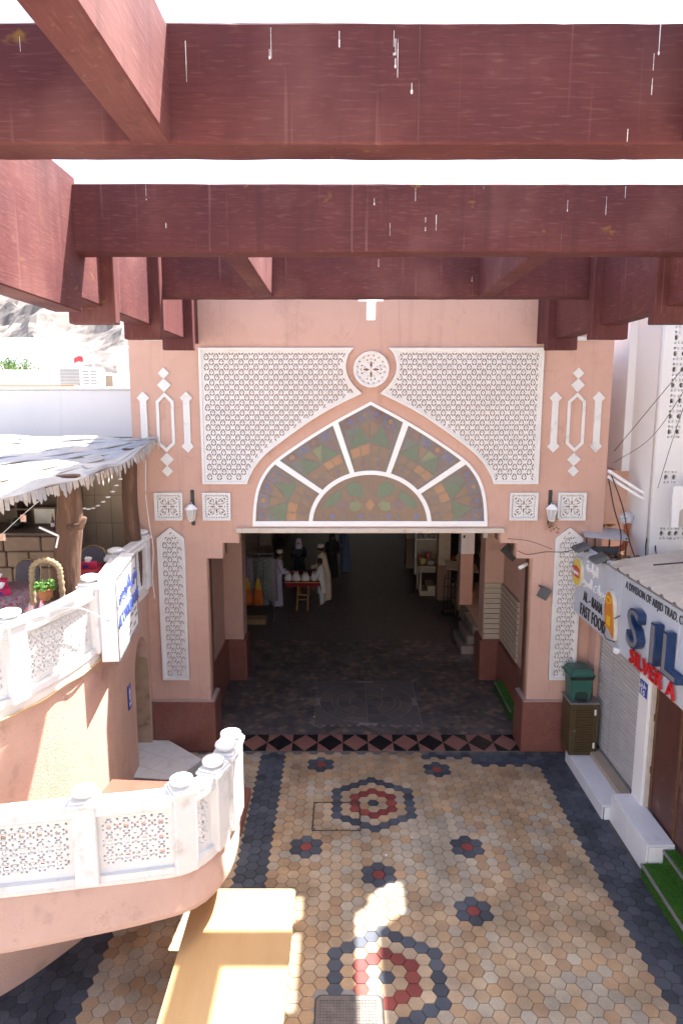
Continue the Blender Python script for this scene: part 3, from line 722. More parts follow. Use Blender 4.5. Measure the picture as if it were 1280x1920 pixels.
# wall with the arched doorway, between the curved wall and the gate
aw = [(10.66, .2), (10.66, 1.62)]+[(10.66+.40*(1-math.cos(R(a))), 1.62+.72*math.sin(R(a))**.9) for a in (12, 25, 40, 55, 70, 85)]
aw = aw+[(11.06+(11.06-y), z) for y, z in reversed(aw)]
plate('door_wall', [(10.56, 0), (11.58, 0), (11.58, 2.98), (10.56, 2.98)], [aw], .36, lambda u, v, ww: (-3.58+ww, u, v), PINKR, cafe)
MARB = mat('brown_marble', (.46, .32, .22), (.36, .24, .16), 5, .5, .05, 8, dirt=(.24, .15, .1), dscale=5, dlo=.55, dhi=.7)
plate('door_jamb', [(-3.74, .22), (-3.405, .22), (-3.405, 1.75), (-3.45, 1.95), (-3.74, 1.95)], [], .014, lambda u, v, ww: (u, 11.45+ww, v), MARB, cafe)
dr = box('door', -3.80, -3.765, 10.5, 11.6, .2, 2.6, mat('brown_door', (.10, .05, .03), (.075, .04, .025), 6, .5, .1, 20, stretch=(1, 1, .1)), cafe, .004)
lathe('handle', [(.02, 0), (.022, .05), (.012, .07)], METALG, dr, 10, (-3.745, 11.3, 1.15))
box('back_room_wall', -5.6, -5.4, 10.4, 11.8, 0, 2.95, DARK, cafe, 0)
# parapet: posts, rails, pierced screens
def post(name, p, d, z0, zc, parent, w_=.115):
    """square post with moulded neck and a mushroom cap; d = direction along the parapet"""
    an = math.atan2(d[1], d[0]); M = Matrix.Translation((p[0], p[1], 0)) @ Matrix.Rotation(an, 4, 'Z')
    bm = bmesh.new()
    bm_box(bm, -w_, w_, -w_, w_, z0, zc-.165, .012, M)
    bm_box(bm, -w_-.025, w_+.025, -w_-.025, w_+.025, zc-.166, zc-.125, .008, M)
    bm_box(bm, -w_-.004, w_+.004, -w_-.004, w_+.004, zc-.126, zc-.095, .006, M)
    o = from_bm(name, bm, WHITE, parent)
    lathe('cap', [(.062, -.10), (.075, -.09), (.06, -.078), (.112, -.062), (.122, -.045), (.116, -.022), (.07, -.004), (.0, 0)][:-1]+[(.02, 0)], WHITE, o, 22, (p[0], p[1], zc))
    return o
def star(cx, cz, r, k=.5, n=8, a0=0):
    return [(cx+(r if i % 2 == 0 else r*k)*math.cos(a0+math.pi*i/n), cz+(r if i % 2 == 0 else r*k)*math.sin(a0+math.pi*i/n)) for i in range(2*n)]
def screen_holes(L, h, m=.02):
    """star-and-square geometric screen"""
    H_ = []; P = .168; nx = max(1, int((L-2*m)/P)); ox = (L-nx*P)/2; nz = max(1, int((h-2*m)/P)); oz = (h-nz*P)/2
    for i in range(nx):
        for j in range(nz):
            cx, cz = ox+(i+.5)*P, oz+(j+.5)*P
            if (i+j) % 2: H_.append(circ(cx, cz, .036, 4, math.pi/4))
            else: H_.append(star(cx, cz, .034, .62, 6))
            for k in range(8):
                a = math.pi/4*k+math.pi/8; H_.append([(cx+.062*math.cos(a)+.0155*math.cos(a+q), cz+.062*math.sin(a)+.0155*math.sin(a+q)*.9) for q in [R(72*t) for t in range(5)]])
            for a, b in ((.5, 0), (0, .5)):
                x_, z_ = cx+a*P, cz+b*P
                if x_ < L-m-.03 and z_ < h-m-.03:
                    H_.append([(x_-.011, z_-.022), (x_+.011, z_-.022), (x_+.011, z_+.022), (x_-.011, z_+.022)] if a else [(x_-.022, z_-.011), (x_+.022, z_-.011), (x_+.022, z_+.011), (x_-.022, z_+.011)])
            x_, z_ = cx+.5*P, cz+.5*P
            if x_ < L-m-.03 and z_ < h-m-.03: H_.append(circ(x_, z_, .019, 4))
    return H_
def parapet(path, stops, z0, zc, parent):
    """posts at the given arc lengths, rail and screen between them"""
    zr = zc-.14
    for a, b in zip(stops, stops[1:]):
        s0, s1 = a+.10, b-.10; L = s1-s0; n = max(3, int(L/.12))
        prof = [(-.085, zr-.15), (.085, zr-.15), (.10, zr-.13), (.10, zr-.10), (.09, zr-.085), (.095, zr-.03), (.07, zr), (-.07, zr), (-.095, zr-.03), (-.09, zr-.085), (-.10, zr-.10), (-.10, zr-.13)]
        ribbon('handrail', path, s0, s1, 0, 0, 0, 0, WHITE, parent, n, prof=prof)
        ribbon('bottom_rail', path, s0, s1, -.07, .07, z0, z0+.07, WHITE, parent, n)
        h = zr-.15-(z0+.07)
        us = [0, L]
        sc_o = plate('pierced_screen', [(k*L/n, -.03) for k in range(n+1)]+[(L-k*L/n, h) for k in range(n+1)], screen_holes(L, h), .045,
                     lambda u, v, ww: (*path.at(s0+u, ww), z0+.07+v), CARVED, parent)
    for s in stops:
        p = path.at(s); d = path.at(s+.05)-path.at(s-.05); post('post', p, d, z0-.01, zc, parent)
sU = [UP.near(q) for q in [(-4.55, 5.35), (-3.50, 6.93), (-3.17, 8.38), (-3.36, 9.95)]]+[UP.L-.12]
parapet(UP, sU, FZ, 4.13, cafe)
tube('ledge_hose', [(*UP.at(UP.L*(.08+.62*k/60), .065+.012*math.sin(k*.9)), 3.0+.012*math.sin(k*.5)) for k in range(61)], .011, mat('yellow_hose', (.62, .43, .2), (.55, .37, .16), 9, .5), cafe, 7)
# back wall of the terrace, pale tiles
BT = mat('beige_tile', (.46, .37, .27), (.41, .33, .24), 4, .5, .03, 20, dirt=(.3, .23, .16), dscale=3, dlo=.6, dhi=.8)
box('terrace_back_wall', -5.0, -3.56, 12.12, 12.3, FZ-.03, 5.65, MORTAR, cafe, 0)
for i in range(5):
    for j in range(5): box('wall_tile', -4.98+i*.285, -4.98+i*.285+.278, 12.105, 12.14, FZ+j*.5, FZ+j*.5+.493, BT, cafe, .003)
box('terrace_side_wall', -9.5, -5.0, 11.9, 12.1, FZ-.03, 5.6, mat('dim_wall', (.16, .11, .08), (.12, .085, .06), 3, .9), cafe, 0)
# pink wall and white parapet of the roof behind
rp = thing('roof_parapet', (-7, 14, 0), 'plain white parapet wall of the flat roof behind the plank canopy', 'parapet wall')
box('wall', -16, -3.62, 14.0, 14.3, 0, 6.50, WALLW, rp, .02)
box('coping', -16, -3.60, 13.97, 14.33, 6.501, 6.56, WALLW, rp, .015)
box('plank', -9, -5.4, 14.05, 14.26, 6.565, 6.60, mat('orange_wood', (.45, .22, .08), (.32, .16, .07), 8, .7, .2, 20, stretch=(.1, 1, 1)), rp, .004)
# --- plank canopy on tree trunks
can = thing('plank_canopy', (-4.5, 9.5, FZ), 'weathered grey plank canopy with ragged fringe on two tree-trunk posts', 'canopy')
FE = catmull([(-6.4, 5.9, 5.02), (-4.9, 6.75, 5.10), (-3.95, 7.6, 5.17), (-3.55, 8.3, 5.24), (-3.34, 9.2, 5.30), (-3.25, 10.3, 5.38), (-3.08, 11.42, 5.66)], 6)
BE = [Vector((-9.6+6.5*k/(len(FE)-1), 12.9-1.36*k/(len(FE)-1), 5.66)) for k in range(len(FE))]
PLK = [mat('grey_plank_a', (.46, .43, .40), (.34, .31, .29), 3, .85, .5, 30, stretch=(1, .25, 1), dirt=(.16, .13, .115), dscale=3.5, dlo=.55, dhi=.7),
       mat('grey_plank_b', (.54, .49, .43), (.40, .36, .33), 3, .85, .5, 30, stretch=(1, .25, 1), dirt=(.33, .20, .13), dscale=2.5, dlo=.56, dhi=.7),
       mat('grey_plank_c', (.40, .40, .42), (.31, .30, .31), 3, .85, .5, 30, stretch=(1, .25, 1), dirt=(.5, .42, .34), dscale=2.5, dlo=.55, dhi=.7)]
NP = 11; rp_ = random.Random(3)
for k in range(NP):
    s0, s1 = k/NP, (k+1)/NP+.012; ia = 0
    while ia < len(FE)-1:
        ib = min(len(FE)-1, ia+rp_.randint(9, 16)); 
        if len(FE)-1-ib < 4: ib = len(FE)-1
        lift = rp_.uniform(0, .03); tilt = rp_.uniform(-.012, .02)
        vs, fs = [], []
        for i in range(ia, ib+1):
            for s_, dz in ((s0, 0), (s1-rp_.uniform(0, .008), tilt)):
                p = FE[i].lerp(BE[i], s_); sag = -.05*math.sin(math.pi*s_)+.018*math.sin(i*.8+k)
                vs += [(p.x, p.y, p.z+sag+lift+dz), (p.x, p.y, p.z+sag+lift+dz-.018)]
        n_ = ib-ia
        for i in range(n_):
            b_ = 4*i; c_ = b_+4; fs += [(b_, b_+2, c_+2, c_), (b_+1, c_+1, c_+3, b_+3), (b_, c_, c_+1, b_+1), (b_+2, b_+3, c_+3, c_+2)]
        fs += [(0, 1, 3, 2), (4*n_, 4*n_+2, 4*n_+3, 4*n_+1)]
        mesh('plank', vs, fs, rp_.choice(PLK), can); ia = ib
for k in range(86):
    f = k/85*(len(FE)-1.001); i = int(f); p = FE[i].lerp(FE[i+1], f-i); d = (FE[i+1]-FE[i]).normalized(); nrm = Vector((d.y, -d.x, 0)).normalized()
    w_ = .05; ln = rp_.uniform(.04, .15)*(.9 if k < 45 else .95); p = p+nrm*(.012+.006*(k % 2))
    a, b = p-d*w_*.5, p+d*w_*.52; lo = Vector((0, 0, -ln)); tip = Vector((0, 0, -ln-rp_.uniform(.005, .06)))
    out = nrm*rp_.uniform(.0, .03); th_ = nrm*.009; top = Vector((0, 0, .015))
    F = [a+top, b+top, b+lo+out, (a+b)/2+tip+out+d*rp_.uniform(-.02, .02), a+lo*.92+out]
    vs = F+[q-th_ for q in F]
    mesh('fringe_slat', vs, [(0, 1, 2, 3, 4), (9, 8, 7, 6, 5)]+[(j, j+5, (j+1) % 5+5, (j+1) % 5) for j in range(5)], rp_.choice([PLK[0], PLK[1], PLK[1], PLK[2]]), can)
BARK = mat('bark', (.14, .075, .05), (.09, .05, .036), 7, .95, 1.0, 22, stretch=(1, 1, .18), dirt=(.24, .14, .09), dscale=9, dlo=.5, dhi=.75)
def trunk(name, pts, rad, parent):
    P = catmull(pts, 6); bm = bmesh.new(); n = 18; rings = []
    for i, p in enumerate(P):
        r = rad*(1.12-.2*i/len(P)); rings.append([bm.verts.new((p.x+r*(1+.16*mnoise.noise(Vector((math.cos(a)*2, math.sin(a)*2, p.z*1.6+rad*50))))*math.cos(a), p.y+r*(1+.16*mnoise.noise(Vector((math.cos(a)*2+5, math.sin(a)*2, p.z*1.6))))*math.sin(a), p.z)) for a in [2*math.pi*k/n for k in range(n)]])
    for i in range(len(rings)-1):
        for k in range(n): bm.faces.new((rings[i][k], rings[i][(k+1) % n], rings[i+1][(k+1) % n], rings[i+1][k]))
    bm.faces.new(rings[0]); bm.faces.new(rings[-1]); return from_bm(name, bm, BARK, parent, True)
trunk('trunk_post', [(-3.70, 8.98, FZ-.03), (-3.72, 9.0, 3.9), (-3.64, 9.02, 4.7), (-3.60, 9.0, 5.32)], .165, can)
trunk('trunk_post', [(-3.52, 11.2, FZ-.03), (-3.47, 11.2, 3.9), (-3.50, 11.18, 4.6), (-3.46, 11.2, 5.52)], .125, can)
trunk('trunk_post', [(-5.3, 7.6, FZ-.03), (-5.32, 7.6, 4.2), (-5.3, 7.62, 5.3)], .15, can)
tube('branch_stub', [(-3.6, 8.9, 4.62), (-3.42, 8.84, 4.66), (-3.36, 8.82, 4.78)], [.06, .045, .03], BARK, can, 8)
for a, b in (((-3.4, 11.3, 5.5), (-9, 12.6, 5.5)), ((-3.7, 9.0, 5.2), (-9, 10.2, 5.35)), ((-4.9, 7.2, 5.0), (-9, 8.6, 5.2))): tube('rafter', [a, b], .05, BARK, can, 8)
# --- signs
SB = Vector((-2.86, 8.36, 0)); SE = Vector((-3.05, 9.86, 0)); sd_ = (SE-SB).normalized(); sn = Vector((sd_.y, -sd_.x, 0)); SL = (SE-SB).length
sg = thing('cafe_sign', tuple(SB+Vector((0, 0, 3.0))), 'white box sign with blue raised lettering AL CORNISH CAFE on the terrace parapet', 'sign')
def fsign(u, v, ww): q = SB+sd_*u+sn*(ww+.004); return (q.x, q.y, v)
SGW = mat('sign_white', (.80, .80, .80), (.77, .77, .78), 2, .35, 0, 1, dirt=(.55, .5, .45), dscale=7, dlo=.66, dhi=.85)
LB = mat('letter_blue', (.10, .15, .46), (.08, .12, .40), 4, .45); LK = mat('letter_black', (.02, .02, .025), (.03, .03, .03), 4, .4); LGR = mat('letter_grey', (.25, .25, .28), (.2, .2, .22), 4, .5)
plate('cabinet', [(0, 2.98), (SL, 2.98), (SL, 4.07), (0, 4.07)], [], .21, lambda u, v, ww: fsign(u, v, ww-.105), SGW, sg)
plate('face_frame', [(0, 2.98), (SL, 2.98), (SL, 4.07), (0, 4.07)], [[(.03, 3.01), (SL-.03, 3.01), (SL-.03, 4.04), (.03, 4.04)]], .012, lambda u, v, ww: fsign(u, v, ww+.006), METALG, sg)
AR = lambda *c: ''.join(chr(x) for x in reversed(c))
CORN = AR(0xFE8D, 0xFEDF, 0xFEDC, 0xFEEE, 0xFEAD, 0xFEE7, 0xFEF4, 0xFEB6); MQ = AR(0xFEE3, 0xFED8, 0xFEEC, 0xFEF0)
def fs_(u0, v0, lift=.0): return lambda u, v, ww: fsign(u0+u, v0+v, ww+.022+lift)
text('lettering', CORN+' '+MQ, .27, fs_(SL/2, 3.74), LB, sg, .015, -.002, .80)
text('lettering', 'AL CORNISH CAFE', .25, fs_(SL/2, 3.40), LB, sg, .015, -.002, .66, space=1.08)
for z, xs in ((3.27, (.25, .55, .95, 1.2)), (3.17, (.2, .6, .8, 1.25)), (3.08, (.3, .7, 1.1))):
    for x_ in xs: plate('fine_print', [(x_, z), (x_+.17, z), (x_+.17, z+.035), (x_, z+.035)], [], .003, lambda u, v, ww: fsign(u, v, ww+.004), LGR, sg)
bs = thing('blue_wall_plate', (-3.37, 10.32, 1.6), 'small blue plate with white pictogram beside the arched doorway', 'sign')
sb_ = UP.near((-3.38, 10.3))
def fb_(u, v, ww): q = UP.at(sb_+u, ww+.012); return (q.x, q.y, v)
plate('plate', [(-.09, 1.43), (.09, 1.43), (.09, 1.82), (-.09, 1.82)], [], .012, fb_, mat('enamel_blue', (.03, .07, .38), (.025, .06, .33), 4, .3), bs)
plate('pictogram', [(-.03, 1.58), (.03, 1.58), (.03, 1.70), (.045, 1.70), (0, 1.77), (-.045, 1.70), (-.03, 1.70)], [], .004, lambda u, v, ww: fb_(u, v, ww+.009), SGW, bs)
for z in (1.53, 1.495): plate('text_line', [(-.06, z-.01), (.06, z-.01), (.06, z+.008), (-.06, z+.008)], [], .004, lambda u, v, ww: fb_(u, v, ww+.009), SGW, bs)
# --- doorstep of white tiles
ds = thing('tiled_doorstep', (-3, 11, 0), 'low white tiled doorstep in front of the arched doorway', 'doorstep')
SP = [(-3.42, 10.30), (-2.72, 10.22), (-2.38, 10.86), (-3.12, 11.52), (-3.78, 11.56), (-3.78, 10.6)]
prism('bed', SP, 0, .212, mat('tile_grout', (.42, .40, .38), None, 6, .9), ds, 0)
TW = mat('white_floor_tile', (.66, .65, .63), (.60, .59, .57), 5, .3, 0, 1, dirt=(.48, .45, .41), dscale=5, dlo=.55, dhi=.8)
ca, sa = math.cos(R(-28)), math.sin(R(-28))
for i in range(-6, 7):
    for j in range(-4, 5):
        q = [(-3.0+(x*ca-y*sa), 10.9+(x*sa+y*ca)) for x, y in [(i*.2, j*.4), (i*.2+.196, j*.4), (i*.2+.196, j*.4+.396), (i*.2, j*.4+.396)]]
        q = clip_poly(q, SP)
        if len(q) > 2 and abs(sum(q[k-1][0]*q[k][1]-q[k][0]*q[k-1][1] for k in range(len(q)))) > .004: prism('tile', q, .2, .222, TW, ds, .002)
# --- lower curved landing with parapet
ld = thing('curved_landing', (-2.5, 7.5, 0), 'curved pink landing with white pierced parapet and round-capped posts in the foreground', 'landing')
LO = Path([(-5.6, 5.75), (-4.4, 5.95), (-3.39, 6.085), (-2.62, 6.22), (-2.0, 6.33), (-1.60, 6.45), (-1.39, 6.77), (-1.30, 7.15), (-1.28, 7.48)], 10)
LZ = 1.46
ribbon('outer_wall', LO, 0, LO.L, -.24, .06, 0, 0, PINKR, ld, 60, prof=[(-.24, lambda t: 1.0+.22*t*t), (lambda t: .06+.25*(1-t**3), lambda t: .98+.24*t*t), (lambda t: .06+.25*(1-t**3), lambda t: 1.02+.24*t*t), (.06, LZ-.001), (-.24, LZ-.001)])
ribbon('ledge', LO, 0, LO.L, -.26, .075, LZ, LZ+.04, MATS['ledge_white'], ld, 60)
fl = [(*LO.at(LO.L*k/40, -.2), LZ-.06) for k in range(41)]+[(-1.42, 8.15, LZ-.06), (-3.0, 8.25, LZ-.06), (-3.1, 7.3, LZ-.06), (-3.6, 6.6, LZ-.06), (-5.4, 6.3, LZ-.06)]
bm = bmesh.new(); f_ = bm.faces.new([bm.verts.new(p) for p in fl]); f2_ = bm.faces.new([bm.verts.new((x, y, 1.16)) for x, y, z in reversed(fl)]); bmesh.ops.triangulate(bm, faces=[f_, f2_]); from_bm('landing_floor', bm, GRAN, ld)
SW = Path([(-4.9, 5.55), (-4.2, 5.95), (-3.6, 6.42), (-3.1, 7.1), (-2.85, 7.6)], 8)
ribbon('support_wall', SW, 0, SW.L, -.3, 0, 0, 1.2, PINKR, ld, 24)
parapet(LO, [LO.near(q) for q in [(-4.1, 6.0), (-2.58, 6.23), (-1.62, 6.44), (-1.39, 6.80), (-1.305, 7.15)]]+[LO.L-.08], LZ+.04, 2.52, ld)
gs = thing('granite_steps', (-2.4, 9.6, 0), 'low red granite steps between the landing and the doorstep', 'steps')
box('lower_step', -3.35, -1.46, 9.08, 10.16, 0, .13, GRAN, gs, .008); box('upper_step', -3.35, -2.45, 9.5, 10.19, .131, .215, GRAN, gs, .008)
# --- plywood table in the foreground
tb = thing('plywood_table', (-1, 6, 0), 'broad plywood-topped table in dappled sun beside the landing', 'table')
PLY = mat('plywood', (.50, .31, .14), (.43, .255, .105), 2.2, .6, .15, 25, stretch=(1, .15, 1), dirt=(.36, .21, .085), dscale=1.1, dlo=.52, dhi=.8)
prism('table_top', rrect(-1.68, -.53, 3.6, 7.12, .06), .655, .70, PLY, tb, .006)
for x, y in ((-1.5, 6.8), (-.66, 6.8), (-1.5, 3.9), (-.66, 3.9)): box('leg', x-.035, x+.035, y-.035, y+.035, 0, .653, mat('leg_wood', (.38, .25, .14), (.3, .2, .11), 6, .7), tb, .004)
box('apron', -1.5, -.66, 6.79, 6.83, .52, .652, MATS['leg_wood'], tb, .003)
# --- things on the terrace
STO = [mat('counter_stone_a', (.36, .26, .19), (.24, .17, .12), 4, .85, .6, 14), mat('counter_stone_b', (.31, .22, .16), (.24, .17, .13), 4, .85, .6, 14)]
ct = thing('stone_counter', (-5, 11, FZ), 'rough stone-faced cafe counter under the plank canopy', 'counter')
box('core', -6.8, -4.42, 10.75, 11.5, FZ-.03, 4.16, MORTAR, ct, 0)
rs = random.Random(5); z = FZ
for row in range(4):
    x = -6.8+rs.uniform(0, .2)*(row % 2); hh = (.25, .27, .26, .25)[row]
    while x < -4.45:
        wd = min(rs.uniform(.35, .62), -4.42-x); box('stone', x+.008, x+wd-.008, 10.69-rs.uniform(0, .02), 10.8, z+.008, z+hh-.008, rs.choice(STO), ct, .018); x += wd
    z += hh
box('counter_top', -6.85, -4.38, 10.66, 11.5, 4.165, 4.215, mat('dark_top', (.10, .07, .055), (.07, .05, .04), 4, .5), ct, .006)
sh = thing('crockery_shelf', (-5.2, 11.6, 4.2), 'dark shelf unit stacked with cups and pots behind the counter', 'shelf')
SHW = mat('shelf_wood', (.13, .085, .055), (.09, .06, .04), 5, .7)
box('back', -6.6, -4.5, 11.75, 11.79, 4.2, 5.25, SHW, sh, 0)
for z in (4.45, 4.72, 4.98): box('board', -6.6, -4.5, 11.45, 11.75, z, z+.03, SHW, sh, .003)
for x in (-6.6, -5.55, -4.54): box('upright', x, x+.04, 11.46, 11.745, 4.2, 5.24, SHW, sh, .003)
POT = [mat('steel_pot', (.28, .28, .29), (.22, .22, .23), 6, .25, metal=.8), mat('white_china', (.7, .7, .68), None, 5, .25), mat('orange_tin', (.5, .16, .05), None, 5, .4), mat('blue_tin', (.06, .13, .3), None, 5, .4), mat('black_kettle', (.02, .02, .02), None, 5, .3)]
def on_shelf(nm, prof, m, x, y, z, lab, cat, grp='crockery on the cafe shelf', spout=False):
    o = thing(nm, (x, y, z), lab, cat, grp); b = lathe('body', prof, m, o, 14, (x, y, z)); r = max(p[0] for p in prof); h_ = prof[-1][1]
    tube('handle', [(x+r*.9, y, z+h_*.75), (x+r*1.5, y, z+h_*.7), (x+r*1.5, y, z+h_*.35), (x+r*.9, y, z+h_*.25)], r*.12, m, b, 6)
    if spout: tube('spout', [(x-r*.8, y, z+h_*.4), (x-r*1.6, y, z+h_*.8)], [r*.25, r*.12], m, b, 6)
    return o
for k, (x, z) in enumerate([(-5.35, 5.01), (-5.22, 5.01), (-5.09, 5.01), (-4.95, 5.01), (-4.80, 5.01), (-4.66, 5.01)]):
    on_shelf('storage_tin', [(.045, 0), (.048, .01), (.048, .13), (.03, .15)], POT[[0, 3, 2, 0, 1, 3][k]], x, 11.55, z, 'small storage tin, %s from the left in the top row of the cafe shelf' % ('first', 'second', 'third', 'fourth', 'fifth', 'sixth')[k], 'tin', 'tins in the top row of the shelf')
for k, x in enumerate((-5.30, -5.20, -5.10)):
    on_shelf('cup', [(.03, 0), (.042, .02), (.046, .075), (.036, .078)], POT[1], x, 11.55, 4.75, 'white cup, %s of three on the middle board of the cafe shelf' % ('leftmost', 'middle', 'rightmost')[k], 'cup', 'white cups on the shelf')
on_shelf('jar', [(.05, 0), (.055, .02), (.055, .12), (.03, .16)], POT[2], -4.95, 11.55, 4.75, 'orange jar on the middle board of the cafe shelf', 'jar')
on_shelf('kettle', [(.07, 0), (.10, .04), (.09, .12), (.03, .17)], POT[4], -5.42, 11.5, 4.75, 'black kettle on the middle board of the cafe shelf', 'kettle', None, True)
on_shelf('kettle', [(.07, 0), (.10, .04), (.09, .12), (.03, .17)], POT[4], -5.35, 11.1, 4.215, 'black kettle on the stone counter', 'kettle', None, True)
fr_ = thing('framed_notice', (-5.0, 11.35, 4.216), 'pale framed notice leaning at the back of the stone counter', 'picture frame')
box('frame', -5.20, -4.80, 11.36, 11.385, 4.216, 4.52, SHW, fr_, .004); box('sheet', -5.17, -4.83, 11.353, 11.37, 4.245, 4.49, mat('notice_paper', (.55, .55, .5), None, 6, .6), fr_, 0)
dv = thing('till_screen', (-4.54, 11.1, 4.216), 'small navy till screen at the end of the stone counter', 'screen')
scr = box('casing', -4.62, -4.46, 11.1, 11.13, 4.24, 4.42, mat('navy_plastic', (.03, .04, .10), None, 5, .3), dv, .006); box('display', -4.61, -4.47, 11.096, 11.099, 4.255, 4.41, mat('dark_display', (.015, .02, .04), None, 5, .1), scr, 0); box('foot', -4.58, -4.50, 11.06, 11.16, 4.216, 4.239, BLACKP, dv, .004)
def bottle(x, y, z, lab, cm, lm):
    o = thing('sauce_bottle', (x, y, z), lab, 'bottle'); b = lathe('body', [(.028, 0), (.032, .01), (.032, .12), (.014, .17), (.013, .20)], cm, o, 14, (x, y, z))
    lathe('cap', [(.016, .20), (.016, .235), (.012, .24)], lm, b, 12, (x, y, z)); lathe('label_band', [(.0328, .04), (.0328, .10)], MATS['white_china'], b, 14, (x, y, z))
REDS_ = mat('sauce_red', (.35, .03, .02), None, 5, .25); YEL = mat('cap_yellow', (.6, .4, .05), None, 5, .4)
bottle(-4.72, 11.0, 4.216, 'purple sauce bottle with yellow cap on the stone counter', mat('sauce_plum', (.12, .04, .08), None, 5, .25), YEL)
def cafe_chair(x, y, rz, lab):
    o = thing('banquet_chair', (x, y, FZ), lab, 'chair', rz=rz)
    GF = MATS.get('gold_frame') or mat('gold_frame', (.30, .21, .10), (.25, .17, .08), 6, .35, metal=.7)
    FB = MATS.get('chair_fabric') or mat('chair_fabric', (.11, .10, .13), (.09, .085, .11), 30, .9, .3, 200)
    ar = [(-.2, .45)]+[(-.2, .75)]+[(.2*math.cos(R(a)), .78+.14*math.sin(R(a))) for a in (170, 140, 110, 90, 70, 40, 10)]+[(.2, .75), (.2, .45)]
    tube('back_frame', [(a, -.2-.1*(z-.45), z) for a, z in ar], .012, GF, o, 8, local=True)
    plate('backrest', [(a*.95, .5+(z-.5)*.97) for a, z in ar], [], .04, lambda u, v, ww: (u, -.2-.1*(v-.45)+ww, v), FB, o, local=True)
    box('seat', -.21, .21, -.2, .22, .42, .48, FB, o, .015, local=True)
    for a, b in ((-.19, -.18), (.19, -.18), (-.19, .19), (.19, .19)): tube('leg', [(a, b, 0), (a*.95, b*.95, .43)], .011, GF, o, 8, local=True)
cafe_chair(-4.55, 9.35, R(170), 'grey padded chair with gold frame at the patterned table'); cafe_chair(-3.92, 10.28, R(175), 'grey padded chair with gold frame at the red table by the trunk')
def tableset(x, y, r, m, lab, nm='round_table'):
    o = thing(nm, (x, y, FZ), lab, 'table'); lathe('pedestal', [(.2, 0), (.2, .02), (.04, .05), (.035, .7), (.15, .72)], BLACKP, o, 16, (x, y, FZ))
    lathe('table_top', [(r-.01, .72), (r, .73), (r-.01, .745)], SHW, o, 28, (x, y, FZ))
    c_ = thing('tablecloth', (x, y, FZ+.74), lab.replace('table', 'cloth on a table'), 'tablecloth')
    lathe('drape', [(r*1.06, .42), (r*1.04, .55), (r*1.015, .70), (r+.005, .752), (.02, .756)], m, c_, 40, (x, y, FZ), wob=lambda u, z: 1+(.755-z)*.16*math.sin(u*44))
FLOR = mat('floral_cloth', (.32, .26, .27), (.12, .10, .14), 16, .8, 0, 1, dirt=(.30, .04, .07), dscale=24, dlo=.52, dhi=.58)
REDC = mat('red_cloth', (.30, .012, .025), (.24, .01, .02), 4, .7)
tableset(-4.35, 8.55, .44, FLOR, 'round table with floral cloth near the parapet'); tableset(-3.86, 9.78, .36, REDC, 'round table with red cloth behind the trunk post')
def tissue(x, y, z, rz, lab):
    M = Matrix.Translation((x, y, z)) @ Matrix.Rotation(rz, 4, 'Z'); o = thing('tissue_box', (x, y, z), lab, 'tissue box')
    PK = MATS.get('pink_card') or mat('pink_card', (.55, .02, .10), (.45, .015, .08), 6, .4)
    NB = MATS.get('navy_card') or mat('navy_card', (.03, .04, .18), None, 6, .4)
    b = box('carton', -.12, .12, -.06, .06, 0, .085, PK, o, .003, M); box('blue_panel', -.06, .02, -.0615, .0615, .012, .06, NB, b, 0, M)
    bm = bmesh.new(); n = 7; rings = []
    for i, (r, h_) in enumerate([(.025, .084), (.04, .11), (.05, .14), (.03, .16)]): rings.append([bm.verts.new(M @ Vector((r*(1+.35*math.sin(3*a+i))*math.cos(a), .5*r*math.sin(a), h_+.015*math.sin(2*a+i)))) for a in [2*math.pi*k/n for k in range(n)]])
    for i in range(3):
        for k in range(n): bm.faces.new((rings[i][k], rings[i][(k+1) % n], rings[i+1][(k+1) % n], rings[i+1][k]))
    bm.faces.new(rings[-1]); from_bm('tissue', bm, SGW, b)
tissue(-4.28, 8.30, FZ+.758, .5, 'pink and navy tissue box, lower one on the floral tablecloth'); tissue(-4.37, 8.42, FZ+.845, .45, 'pink tissue box with tissue pulled out, on top of another')
tissue(-3.70, 9.72, FZ+.758, .2, 'pink tissue box on the red tablecloth behind the trunk'); bottle(-3.80, 9.62, FZ+.758, 'red sauce bottle with white cap on the red tablecloth', REDS_, SGW)
# planter in a rope-bound arch
pl = thing('rope_arch_planter', (-3.68, 8.22, 3.86), 'rope-bound arch stand holding a hanging clay pot with green herbs', 'planter')
ROPE = mat('straw_rope', (.42, .31, .19), (.30, .21, .12), 30, .95, .8, 90)
arch = [(-3.88, 8.3, 3.76), (-3.87, 8.3, 4.1), (-3.84, 8.3, 4.26), (-3.69, 8.3, 4.33), (-3.54, 8.3, 4.26), (-3.51, 8.3, 4.1), (-3.50, 8.3, 3.76)]
Pa = catmull(arch, 10); tube('arch_frame', Pa, [.036+.008*math.sin(i*2.2) for i in range(len(Pa))], ROPE, pl, 9)
for x in (-3.74, -3.64): tube('hanging_cord', [(x, 8.29, 4.30), (x+.005, 8.26, 4.15), (x-(.02 if x < -3.7 else -.02), 8.24, 4.0)], .006, ROPE, pl, 5)
pt = lathe('pot', [(.05, 0), (.075, .03), (.09, .09), (.085, .13), (.092, .135), (.092, .15), (.08, .15)], mat('terracotta', (.42, .17, .07), (.36, .14, .055), 6, .8), pl, 18, (-3.68, 8.22, 3.84))
LEAF = mat('herb_leaf', (.10, .24, .035), (.06, .16, .025), 12, .6); rl = random.Random(2)
def leaf_quad(bm, c, s, rn, flat=.5):
    d = Vector((rn.gauss(0, 1), rn.gauss(0, 1), rn.gauss(0, flat))).normalized(); u = d.orthogonal().normalized()*s*.42
    bm.faces.new([bm.verts.new(c+q) for q in (-d*s*.6, u+d*s*.05, d*s*.65, -u+d*s*.05)])
